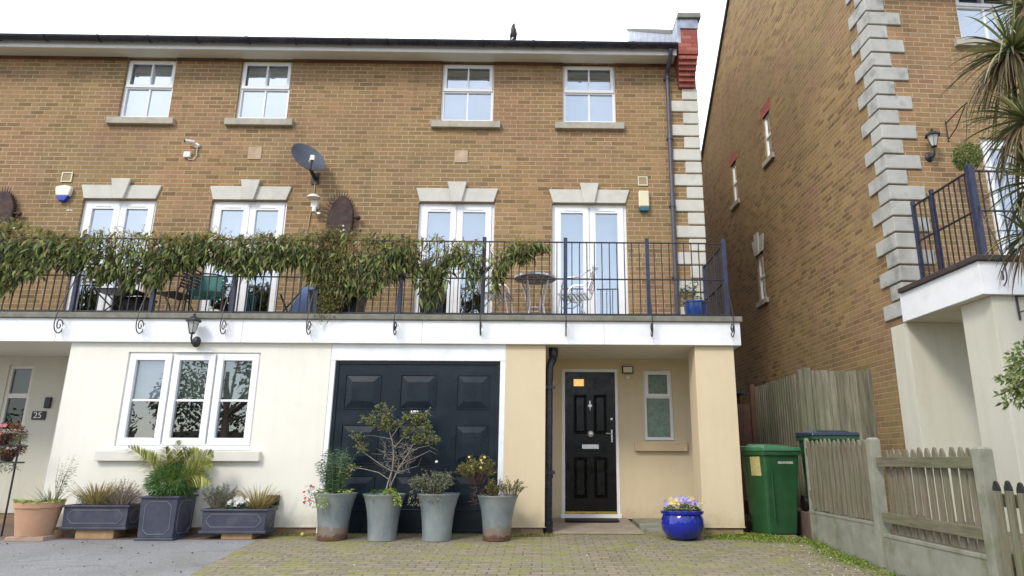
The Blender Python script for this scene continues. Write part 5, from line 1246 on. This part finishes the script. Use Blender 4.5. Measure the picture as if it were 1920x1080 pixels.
def frond(base, tip, bulge, name='frond', nl=58, L=.2, W=.015):
    b, e = Vector(base), Vector(tip); mid = (b+e)/2+Vector((0, 0, bulge)); f = MB(); pts = []
    for k in range(14): s_ = k/13; pts.append(b*(1-s_)**2+mid*2*s_*(1-s_)+e*s_*s_)
    f.tube(pts, [.007*(1-.8*k/13) for k in range(14)], 5)
    for k in range(nl):
        s_ = .18+.82*k/nl; p = b*(1-s_)**2+mid*2*s_*(1-s_)+e*s_*s_; d = ((mid-b)*(1-s_)+(e-mid)*s_).normalized()
        sd_ = d.cross(Vector((0, -1, .15))).normalized()
        l = L*math.sin(math.pi*min(1, .25+s_*.75))**.6*U(.85, 1.1)
        for sg in (-1, 1):
            dd = (d*.75+sd_*sg*.8+Vector((0, U(-.35, .15), 0))).normalized(); q = p+dd*l*.5; f.blade([p, q, p+dd*l-Vector((0, 0, .18*l))], W)
    return obj(name, f, 'palm', t)
for px, py, dy, bl_ in ((240, 838, -.1, .12), (335, 826, .05, .03), (350, 838, .12, .1), (400, 850, -.02, .2), (398, 868, -.15, .12), (268, 850, .15, .12), (310, 838, -.12, .06), (372, 845, .15, .2), (396, 905, -.2, .26)):
    x, zz = at(px, py, cy+dy); frond((cx+U(-.02, .02), cy+U(-.02, .02), zt+.05), (x, cy+dy, zz), bl_)
def trough(label, pxa, pxb, Y0, ytop, ybot, seed):
    xa, xb = at(pxa, 980, Y0)[0], at(pxb, 980, Y0)[0]; zt = at(300, ytop, Y0)[1]; zb = at(300, ybot, Y0)[1]
    t = planter('trough_planter', label, xa, xb, Y0, Y0+.28, zb, zt-zb, .008)
    return t, xa, xb, zb, zt
t, xa, xb, zb, zt = trough('long dark grey trough on a timber block beside the terracotta pot', 117, 236, 8.5, 947, 993, 1)
cx = (xa+xb)/2; cy = 8.63
lb = MB(); tuft(lb, (xa+.3, cy, zt-.02), 260, .36, .2, .009, .8); obj('grass', lb, 'straw', t)
lb = MB(); 
for _ in range(260): lb.leaf((xa+.08+U(0, .4), cy+U(-.12, .1), zt+U(-.02, .1)), (U(-1, 1), U(-1, 1), U(0, 1)), .04, .012)
obj('green_leaves', lb, 'herb', t)
lb, sb = MB(), MB(); sprigs(lb, sb, (xb-.18, cy, zt-.02), 90, .36, .26, .02, .006, leaves=16); tuft(lb, (xb-.15, cy, zt-.02), 160, .26, .24, .006, 1.2); obj('dry_flowers', lb, 'lavender', t); obj('stems', sb, 'branch', t)
def block(label, px0, px1, Yf, zb, m_='timber'):
    xa, xb = at(px0, 1000, Yf)[0], at(px1, 1000, Yf)[0]; m = MB(); m.box(xa, xb, Yf, Yf+.24, G(Yf)-.002, zb-.001); o = obj('timber_block', m, m_, bevel=.006); tag(o, label, 'block')
block('sawn timber block under the left trough planter', 141, 213, 8.52, zb)
t, xa, xb, zb, zt = trough('long dark grey trough of white flowers right of the square planter', 379, 497, 8.48, 954, 1000, 2)
cy = 8.61
lb, sb = MB(), MB(); sprigs(lb, sb, (xa+.13, cy, zt-.02), 90, .34, .24, .03, .009, leaves=20); obj('silver_leaves', lb, 'sage', t); obj('stems', sb, 'branch', t)
lb = MB(); 
for _ in range(300): lb.leaf((xa+.2+U(0, .35), cy+U(-.13, .08), zt+U(-.01, .05)), (U(-1, 1), U(-1, 1), U(0, 1)), .04, .016)
obj('dark_leaves', lb, 'herb', t)
for _ in range(22): fb_ = MB(); flower(fb_, (xa+.28+U(0, .26), cy-.1+U(-.05, .06), zt+.05+U(-.01, .07)), .034); obj('flower', fb_, 'petalw', t)
lb = MB(); tuft(lb, (xb-.15, cy, zt-.02), 190, .36, .16, .009, .9); obj('grass', lb, 'straw', t)
block('sawn timber block under the right trough planter', 415, 473, 8.5, zb)
# terracotta pot
Y = 8.5; x = at(68, 980, Y)[0]; z = G(Y)
t = thing('terracotta_pot', 'weathered terracotta pot with low green leaves at the left of the planters', 'pot', (x, Y, z))
m = MB(); m.lathe((x, Y, z+.045), [(.185, 0), (.2, .1), (.222, .24), (.235, .31), (.248, .315), (.25, .375), (.235, .38), (.22, .34)], 36, caps=False); m.lathe((x, Y, z+.046), [(.001, 0), (.185, 0)], 30, caps=False); obj('pot', m, 'terracotta', t, smooth=True)
m = MB(); m.lathe((x, Y, z+.39), [(.001, 0), (.225, 0)], 24, caps=False); obj('soil', m, 'soil', t)
lb = MB()
for _ in range(260): a = U(0, 6.28); r = .22*math.sqrt(random.random()); lb.leaf((x+r*math.cos(a), Y+r*math.sin(a), z+.4), (math.cos(a), math.sin(a), U(.6, 1.6)), U(.07, .13), .026, .35)
obj('leaves', lb, 'lime', t)
lb = MB(); tuft(lb, (x+.13, Y, z+.38), 60, .3, .12, .006, .9)
for k in range(20):
    b = Vector((x+.18, Y, z+.38)); e = b+Vector((U(-.02, .2), U(-.05, .05), U(.3, .62))); lb.blade([b, b.lerp(e, .5)+Vector((-.02, 0, 0)), e], .004)
    for _ in range(8): lb.leaf(b.lerp(e, U(.4, 1)), (U(-.6, 1), U(-1, 1), U(-.2, .8)), .045, .008)
obj('wispy_stems', lb, 'sage', t)
m = MB(); m.hexa([(x-.2, Y-.2, z-.01), (x+.24, Y-.18, z-.01), (x+.26, Y+.15, z-.01), (x-.2, Y+.15, z-.01)], [(x-.19, Y-.19, z+.044), (x+.23, Y-.17, z+.044), (x+.25, Y+.15, z+.044), (x-.19, Y+.15, z+.044)])
tag(obj('paving_stone', m, 'flatstone', bevel=.01), 'broken flat stone under the terracotta pot', 'stone')
# red foliage stand at far left
Y = 8.7; x, z = at(15, 850, Y)
t = thing('plant_stand', 'plant stand with red flowered pots at the left edge before the cream porch', 'plant stand', (x-.1, Y, G(Y)))
m = MB()
for q in (-.22, .22):
    m.tube([(x-.1+q, Y, G(Y)), (x-.1+q, Y, z+.25)], .012, 6)
m.box(x-.34, x+.14, Y-.12, Y+.12, z-.12, z-.1); m.box(x-.34, x+.14, Y-.12, Y+.12, z+.08, z+.1); obj('stand', m, 'iron', t)
for dx, dz in ((0, -.1), (-.05, .1), (-.25, -.1)): m = MB(); m.lathe((x+dx, Y, z+dz), [(.06, 0), (.09, .13), (.095, .14), (.08, .14)], 16); obj('pot', m, 'redbrickp' if False else 'rustdark', t, smooth=True)
lb = MB(); leafball(lb, (x-.05, Y-.02, z+.25), .2, 900, .04, .016, sz=.6); leafball(lb, (x+.02, Y-.02, z+.05), .16, 500, .04, .014, sz=.5); obj('leaves', lb, 'redleaf', t)
for _ in range(9): fb_ = MB(); flower(fb_, (x+U(-.12, .12), Y-.16+U(-.04, .04), z+.28+U(-.06, .1)), .032); obj('flower', fb_, 'petalp', t)
lb, sb = MB(), MB()
for k in range(9): b = Vector((x, Y-.05, z+.15)); e = b+Vector((U(.15, .36), -.1, U(-.08, .12))); sb.tube([b, e], [.003, .001], 4); [lb.leaf(b.lerp(e, U(.3, 1)), (U(-.3, 1), U(-1, 1), U(-.8, .6)), .035, .01) for _ in range(14)]
for k in range(260): lb.leaf((x+U(-.3, .2), Y-.1+U(-.1, .1), z-.13+U(-.08, .04)), (U(-1, 1), -.4, U(-1, .5)), .04, .012)
obj('trailing_leaves', lb, 'sage', t); obj('stems', sb, 'branch', t)

# ------------------------------------------------------------------ wheelie bins
def bin_(label, loc, rz, body, lid, sticker=True):
    t = thing('wheelie_bin', label, 'wheelie bin', loc, rz, local=True)
    w_, d = .27, .33
    m = MB(); m.hexa([(-w_+.05, -d+.1, .0), (w_-.05, -d+.1, .0), (w_-.04, d-.12, .0), (-w_+.04, d-.12, .0)], [(-w_, -d, .93), (w_, -d, .93), (w_, d-.04, .93), (-w_, d-.04, .93)]); obj('body', m, body, t, bevel=.025)
    m = MB(); bar = [(-w_-.02, w_+.02, -d-.02, -d-.001), (-w_-.02, w_+.02, d-.04, d-.02), (-w_-.02, -w_-.001, -d, d-.04), (w_+.001, w_+.02, -d, d-.04)]
    for a, b, c_, e in bar: m.box(a, b, c_, e, .895, .94)
    m.box(-w_+.1, -w_+.105, -d+.0, -d+.03, .2, .9)
    obj('rim', m, body, t, bevel=.006)
    m = MB(); m.hexa([(-w_-.03, -d-.035, .941), (w_+.03, -d-.035, .941), (w_+.03, d-.02, .941), (-w_-.03, d-.02, .941)], [(-w_-.02, -d-.02, .985), (w_+.02, -d-.02, .985), (w_+.02, d-.03, 1.01), (-w_-.02, d-.03, 1.01)])
    m.hexa([(-w_+.05, -d+.06, .987), (w_-.05, -d+.06, .987), (w_-.05, d-.08, 1.005), (-w_+.05, d-.08, 1.005)], [(-w_+.09, -d+.12, 1.01), (w_-.09, -d+.12, 1.01), (w_-.09, d-.1, 1.035), (-w_+.09, d-.1, 1.035)])
    obj('lid', m, lid, t, bevel=.012)
    m = MB(); m.tube([(-w_+.02, d+.04, .96), (w_-.02, d+.04, .96)], .014, 8); m.box(-w_+.03, -w_+.06, d-.04, d+.04, .93, .97); m.box(w_-.06, w_-.03, d-.04, d+.04, .93, .97); obj('handle', m, body, t)
    for s_ in (-1, 1): m = MB(); m.tube([(s_*(w_-.03), d-.08, .1), (s_*(w_+.02), d-.08, .1)], .1, 20); obj('wheel', m, 'blackp', t)
    if sticker:
        m = MB(); m.box(-w_-.0035, -w_-.0015, -.2, .05, .66, .88); m.v = [(x+.055*(.93-z_)/.93*.9, y, z_) for x, y, z_ in m.v]; obj('sticker', m, 'paper', t)
        mm = MB(); x = -.06; rl = random.Random(3)
        while x < .17:
            cw = rl.uniform(.008, .015)
            if True:
                for zz, hh in ((.8, .006), (.8+rl.choice((.008, .012)), .005), (.818, .006)): y = -d-.0015+.1*(.93-zz)/.93; mm.box(x, x+cw*rl.uniform(.5, 1), y-.001, y+.001, zz, zz+hh)
                y = -d-.0015+.1*(.93-.81)/.93; mm.box(x, x+.004, y-.0012, y+.0008, .8, .824)
            x += cw+.004
        obj('lettering', mm, 'plasticw', t)
    return t
b1 = bin_('green wheelie bin standing between the ochre pillar and the picket fence', (2.99, 9.08, G(8.9)), R(14), 'bin', 'binlid')
b1.scale = (.93, .93, 1.09)
x = 3.685
b2 = bin_('green wheelie bin with dark blue lid standing behind the picket fence', (x, 8.85, .42), R(-3), 'bin', 'bluelid', False)

# ------------------------------------------------------------------ fences
t = thing('picket_fence', 'weathered picket fence with concrete posts along the right of the driveway', 'fence', (3.27, 6.7, G(6.7)))
def picket(x, y, z0, z1, w_=.072, th=.018, tipm=0):
    m = MB(); h_ = w_/2; ty = U(-.012, .012)
    m.prismx([(y-h_, z0), (y+h_, z0), (y+h_+ty, z1-.07), (y-h_+ty, z1-.07)], x, x+th)
    m.k = 1 if tipm else 0
    m.prismx([(y-h_+ty, z1-.0695), (y+h_+ty, z1-.0695), (y+h_*.9+ty, z1-.045), (y+h_*.4+ty, z1-.01), (y+ty, z1), (y-h_*.4+ty, z1-.01), (y-h_*.9+ty, z1-.045)], x, x+th)
    obj('picket', m, ['picket', 'pickettip'] , t)
XF = 3.25
for k in range(13): y = 8.36-k*.122; picket(XF, y, .49+U(-.01, .01), 1.31+U(-.012, .012)-.003*k)
for k in range(13): y = 6.56-k*.1165; picket(XF+.045, y, .4, 1.165+U(-.008, .008))
for k in range(13): y = 4.93-k*.122; picket(XF-.015+.002*k, y, .22, .925+U(-.01, .01), tipm=1)
for (ya, yb, za, zb_, x) in ((6.83, 8.5, 1.12, 1.12, XF+.02), (6.83, 8.5, .62, .62, XF+.02), (5.14, 6.68, 1.0, 1.0, XF), (5.14, 6.68, .49, .49, XF), (3.3, 5.0, .74, .74, XF+.03), (3.3, 5.0, .34, .34, XF+.03)):
    m = MB(); m.box(x, x+.036, ya, yb, za, za+.09); obj('rail', m, 'railwood', t, bevel=.004)
for y, top, x in ((8.56, 1.33, 3.31), (6.755, 1.28, 3.275), (5.07, 1.16, 3.27), (3.25, 1.0, 3.27)):
    m = MB(); s_ = .052 if y < 8 else .025
    m.hexa([(x-s_, y-s_, -.1), (x+s_, y-s_, -.1), (x+s_, y+s_, -.1), (x-s_, y+s_, -.1)], [(x-s_, y-s_, top-.02), (x+s_, y-s_, top-.02), (x+s_, y+s_, top-.02), (x-s_, y+s_, top-.02)])
    m.hexa([(x-s_, y-s_, top-.0199), (x+s_, y-s_, top-.0199), (x+s_, y+s_, top-.0199), (x-s_, y+s_, top-.0199)], [(x-s_*.6, y-s_*.6, top), (x+s_*.6, y-s_*.6, top), (x+s_*.6, y+s_*.6, top), (x-s_*.6, y+s_*.6, top)])
    obj('post', m, 'concrete', t, bevel=.006)
for ya, yb, top in ((6.81, 8.53, .475), (5.13, 6.7, .385), (3.31, 5.01, .2)):
    m = MB(); m.box(3.262, 3.305, ya, yb, -.08, top); m.box(3.255, 3.2615, ya, yb, top-.03, top+.0); obj('gravel_board', m, 'concrete', t, bevel=.006)
def board_fence(label, pa, pb, z0, z1, n):
    a, b = Vector(pa), Vector(pb); d = (b-a).normalized(); nn_ = Vector((d.y, -d.x)); L_ = (b-a).length
    t = thing('board_fence', label, 'fence', (a.x, a.y, z0))
    m = MB(); bw = L_/n
    for k in range(n):
        p = a+d*bw*k; q = p+d*(bw*1.02); o1 = nn_*.004; o2 = nn_*.02; dz = U(-.012, .006)
        if (b-a).x < .3 and False: pass
        m.hexa([(p.x+o1.x, p.y+o1.y, z0), (q.x+o2.x, q.y+o2.y, z0), (q.x, q.y, z0), (p.x, p.y, z0)], [(p.x+o1.x, p.y+o1.y, z1+dz), (q.x+o2.x, q.y+o2.y, z1+dz), (q.x, q.y, z1+dz), (p.x, p.y, z1+dz)])
    obj('boards', m, 'fence', t)
    for zz in (z0+.3, (z0+z1)/2, z1-.25):
        m = MB(); p, q = a-nn_*.0, b-nn_*.0
        m.hexa([(a.x-nn_.x*.04, a.y-nn_.y*.04, zz), (b.x-nn_.x*.04, b.y-nn_.y*.04, zz), (b.x-nn_.x*.002, b.y-nn_.y*.002, zz), (a.x-nn_.x*.002, a.y-nn_.y*.002, zz)], [(a.x-nn_.x*.04, a.y-nn_.y*.04, zz+.07), (b.x-nn_.x*.04, b.y-nn_.y*.04, zz+.07), (b.x-nn_.x*.002, b.y-nn_.y*.002, zz+.07), (a.x-nn_.x*.002, a.y-nn_.y*.002, zz+.07)]); obj('rail', m, 'railwood', t)
    for p in (a, b):
        m = MB(); m.box(p.x-.045, p.x+.045, p.y-.045, p.y+.045, .1, z1+.03); obj('post', m, 'fence', t, bevel=.006)
    return t
board_fence('tall greenish board fence running back beside the wheelie bin to the brown gate', (3.62, 11.6), (3.63, 9.38), .3, 2.27, 22)
board_fence('tall grey board fence panel behind the blue lidded bin', (3.69, 9.32), (4.6, 9.36), .3, 2.29, 9)
t = thing('garden_gate', 'narrow brown wooden gate between the end house and the board fence', 'gate', (3.05, 11.5, .15))
zg = at(1390, 757, 11.5)[1]
m = MB()
for k in range(6): m.box(2.6+k*.16, 2.6+k*.16+.156, 11.5, 11.52, .2, zg)
obj('boards', m, 'gatewood', t); m = MB(); m.box(2.6, 3.56, 11.521, 11.56, zg-.3, zg-.2); m.box(2.6, 3.56, 11.521, 11.56, .4, .5); obj('gate_rail', m, 'gatewood', t)
m = MB(); m.box(3.53, 3.6, 11.42, 11.5, .1, 2.32); obj('gate_post', m, 'gatewood', t)
t = thing('lean_to', 'dark lean-to roof seen above the brown gate', 'shed', (3.1, 12.3, .15))
z2 = at(1395, 722, 12.0)[1]
m = MB(); m.hexa([(2.6, 12.0, z2-.06), (3.62, 12.0, z2-.16), (3.62, 14, z2-.16), (2.6, 14, z2-.06)], [(2.6, 12.0, z2+.08), (3.62, 12.0, z2-.1), (3.62, 14, z2-.1), (2.6, 14, z2+.08)]); obj('roof', m, 'slate', t)
m = MB(); m.box(2.62, 3.6, 12.3, 14, .15, z2-.17); obj('shed_wall', m, 'blackp', t)

# ------------------------------------------------------------------ right hand planting
def cordyline():
    t = thing('cordyline', 'spiky cordyline palm in front of the right hand house', 'tree', (0, 0, 0)); pts = []
    heads = [((1898, 95), 5.4, .76, 130), ((1926, 225), 5.2, .72, 120), ((1975, 150), 5.5, .75, 80), ((1945, 340), 5.05, .6, 80), ((1925, 10), 5.6, .6, 70), ((1930, 440), 5.0, .42, 60)]
    HP = []
    for (px, py), Y, L_, n in heads:
        x, z = at(px, py, Y); HP.append((Vector((x, Y, z)), L_, n))
    bx, by = HP[3][0].x+.35, 5.25
    t.location = (bx, by, .3); OFF[t.name] = (bx, by, .3)
    m = MB(); m.tube([(bx, by, .3), (bx-.02, by, 1.6), (bx-.06, by, 2.7)], [.1, .085, .075], 12)
    for h_, _, _ in HP: m.tube([(bx-.06, by, 2.6), ((bx-.06+h_.x)/2+.08, (by+h_.y)/2, (2.6+h_.z)/2), tuple(h_)], [.06, .05, .035], 10)
    obj('trunk', m, 'branch', t, smooth=True)
    for h_, L_, n in HP:
        g_, dr = MB(), MB()
        for i in range(n):
            el = math.asin(U(-.25, 1)); az = U(0, 6.283); d = Vector((math.cos(az)*math.cos(el), math.sin(az)*math.cos(el), math.sin(el))); l = L_*U(.75, 1.1); p = []
            sag = U(.45, 1.0)
            for k in range(8): s_ = k/7; p.append(h_+d*l*s_-Vector((0, 0, sag*l*.55*s_**2.1))-Vector((d.x, d.y, 0))*l*.12*s_**2)
            g_.blade(p, U(.017, .03))
        for i in range(int(n*.9)):
            az = U(0, 6.283); d = Vector((math.cos(az)*.7, math.sin(az)*.7, U(-.5, .1))).normalized(); l = L_*U(.6, 1.05); p = []
            for k in range(7): s_ = k/6; p.append(h_-Vector((0, 0, .05))+d*l*s_*(1-.35*s_)-Vector((0, 0, l*.75*s_**1.7)))
            dr.blade(p, U(.014, .026))
        obj('crown', g_, 'cordy', t); obj('dead_leaves', dr, 'cordydry', t)
cordyline()
x, z = at(1948, 690, 4.3)
t = thing('garden_shrub', 'light green leafy shrub at the right edge before the pale pillar', 'shrub', (x, 4.3, .36))
lb, sb = MB(), MB(); leafball(lb, (x, 4.3, z), .17, 1300, .04, .02, sz=1.2); x2, z2 = at(1905, 735, 4.3)
for _ in range(14):
    b = Vector((x, 4.3, z-.1)); px, py = U(1862, 1920), U(700, 765); xe, ze = at(px, py, 4.3); e = Vector((xe, 4.3+U(-.1, .1), ze)); sb.tube([b, b.lerp(e, .5)+Vector((0, 0, .03)), e], [.004, .003, .0015], 5)
    for _ in range(16): lb.leaf(b.lerp(e, U(.45, 1)), (U(-1, .4), U(-1, 1), U(-.7, .8)), .05, .022, .3)
sb.tube([(x+.02, 4.3, .3), (x, 4.3, z)], [.015, .01], 8); obj('leaves', lb, 'hedge', t); obj('stems', sb, 'branch', t)

# weeds, moss and litter
def weeds(label, n, fn, m_, L_, W_, name='weeds'):
    lb = MB()
    for _ in range(n):
        x, y, hh = fn(); lb.leaf((x, y, G(min(y, 8.9))+.004), (U(-1, 1), U(-1, 1), U(.2, 1.4)), L_*U(.5, 1.2)*hh, W_*U(.6, 1.2), .4)
    o = obj(name, lb, m_); stuff(o); tag(o, label, 'weeds'); return o
def clump(cs):
    def f():
        x, y, sx, sy, h_ = random.choice(cs); return x+random.gauss(0, sx), y+random.gauss(0, sy), h_
    return f
cs = [(2.45, 8.74, .16, .06, 1.6), (2.6, 8.62, .2, .09, 1), (2.75, 8.5, .14, .1, .8), (2.2, 8.6, .12, .06, .7), (2.9, 8.4, .2, .1, .5)]
weeds('low green weeds at the foot of the ochre pillar and bin', 2600, clump(cs), 'weed', .05, .018)
cs = [(3.15, 8.2, .05, .2, 1.4), (3.1, 7.6, .09, .25, .9), (3.12, 7.0, .07, .2, 1), (3.0, 7.3, .15, .3, .5), (3.12, 6.2, .07, .25, 1), (3.05, 5.9, .08, .25, .8)]
weeds('weeds and moss growing along the foot of the picket fence', 2600, clump(cs), 'weed', .045, .015)
def bed():
    return random.choice([(U(-3.4, -2.75), U(8.75, 8.88), 1), (U(-2.7, -.55), 8.86+U(-.06, .02), .7), (U(-.5, .15), U(8.7, 8.9), 1.3), (U(.2, 1.3), 8.92+U(-.03, .02), .5), (U(-3.2, 3), random.triangular(6.2, 8.8, 8.6), .35)])
weeds('yellow green moss and seedlings scattered over the block paving', 4200, bed, 'moss', .028, .014)
lb = MB()
for _ in range(420):
    x, y = (U(2.5, 3.2), U(5.6, 8.6)) if random.random() < .6 else (U(-3.3, 3.1), U(6, 8.8)); lb.leaf((x, y, G(y)+.006), (U(-1, 1), U(-1, 1), U(-.05, .25)), U(.012, .03), U(.008, .016), 0)
o = obj('petal_litter', lb, 'litter'); stuff(o); tag(o, 'pale fallen petals and dry leaves lying on the drive', 'litter')
t = thing('tennis_ball', 'small yellow ball on the ground left of the metal planters', 'ball', (-2.93, 8.72, G(8.72)))
m = MB(); m.ball((-2.93, 8.72, G(8.72)+.024), .024); obj('ball', m, 'petaly', t, smooth=True)
lb = MB()
for _ in range(70): x, y = U(-7, -2.9), U(6.2, 8.4); lb.leaf((x, y, G(y)+.004), (U(-1, 1), U(-1, 1), U(0, .3)), U(.012, .035), U(.01, .018), 0)
o = obj('dead_leaves', lb, 'deadleaf'); stuff(o); tag(o, 'small dark dead leaves and grit lying on the grey tarmac', 'litter')

# trees across the road (they are what the windows reflect)
def tree(label, x, y, h_, r, n, seed):
    t = thing('street_tree', label, 'tree', (x, y, -.05), 0, 'trees across the road')
    m = MB(); m.tube([(x, y, -.05), (x+.1, y, h_*.3), (x-.1, y+.1, h_*.6)], [.22, .17, .1], 10); lb = MB()
    for k in range(9):
        a = U(0, 6.28); e = Vector((x+r*.75*math.cos(a), y+r*.75*math.sin(a), h_*U(.38, .95))); m.tube([(x, y, h_*U(.25, .45)), ((x+e.x)/2, (y+e.y)/2, e.z*.75), e], [.08, .05, .02], 6); leafball(lb, e, r*U(.4, .55), n//9, .22, .13, sz=.8)
    obj('trunk', m, 'branch', t, smooth=True); obj('crown', lb, 'treeleaf', t)
for k in range(4):  # hedges added out of view to darken window reflections below the tree crowns
    xh = (-24, -12.4, -1.2, 10.2)[k]; lb = MB()
    for _ in range(3200): lb.leaf((xh+U(-5.4, 5.4), -13.6+U(-.5, .5), U(0, 1)**.8*(3.2+.35*math.sin(xh+_))), (U(-1, 1), U(-.3, 1), U(-1, 1)), .2, .13)
    mbx = MB(); mbx.box(xh-5.3, xh+5.3, -13.9, -13.5, -.05, 2.3)
    t = thing('hedge', ('added clipped hedge, unseen behind the viewer to darken window reflections, far left', 'added clipped hedge, unseen behind the viewer to darken window reflections, opposite the three-part window', 'added clipped hedge, unseen behind the viewer to darken window reflections, opposite the garage and front door', 'added clipped hedge, unseen behind the viewer to darken window reflections, far right')[k], 'hedge', (xh, -13.7, -.05), 0, 'added hedges across the road')
    obj('leaves', lb, 'treeleaf', t); obj('branches', mbx, 'branch', t)
tree('broad street tree across the road behind the viewer, opposite the left porch', -13.9, -12, 8, 2.6, 2700, 1)
tree('tall street tree across the road behind the viewer, opposite the garage', -10.8, -13, 9, 2.8, 2700, 2)
tree('street tree across the road behind the viewer, opposite the front door', -4, -14, 6.5, 2.6, 1800, 3)
tree('street tree across the road behind the viewer, opposite the right hand house', 5, -13, 7.5, 2.8, 1800, 4)

# the neighbouring house stands turned by 2.5 degrees; everything fixed to it turns with it
for o in [q for q in C.objects if q.parent is None and q.get('category')]:
    nm = o['label']
    if o is HC or 'right hand house' in nm and o.get('category') in ('railing', 'lantern', 'plant') or o.name.startswith('basket_bracket'):
        v = Matrix.Rotation(R(2.5), 4, 'Z') @ (o.location-Vector((NX, NY, 0)))
        o.location = v+Vector((NX, NY, 0)); o.rotation_euler.z += R(2.5)
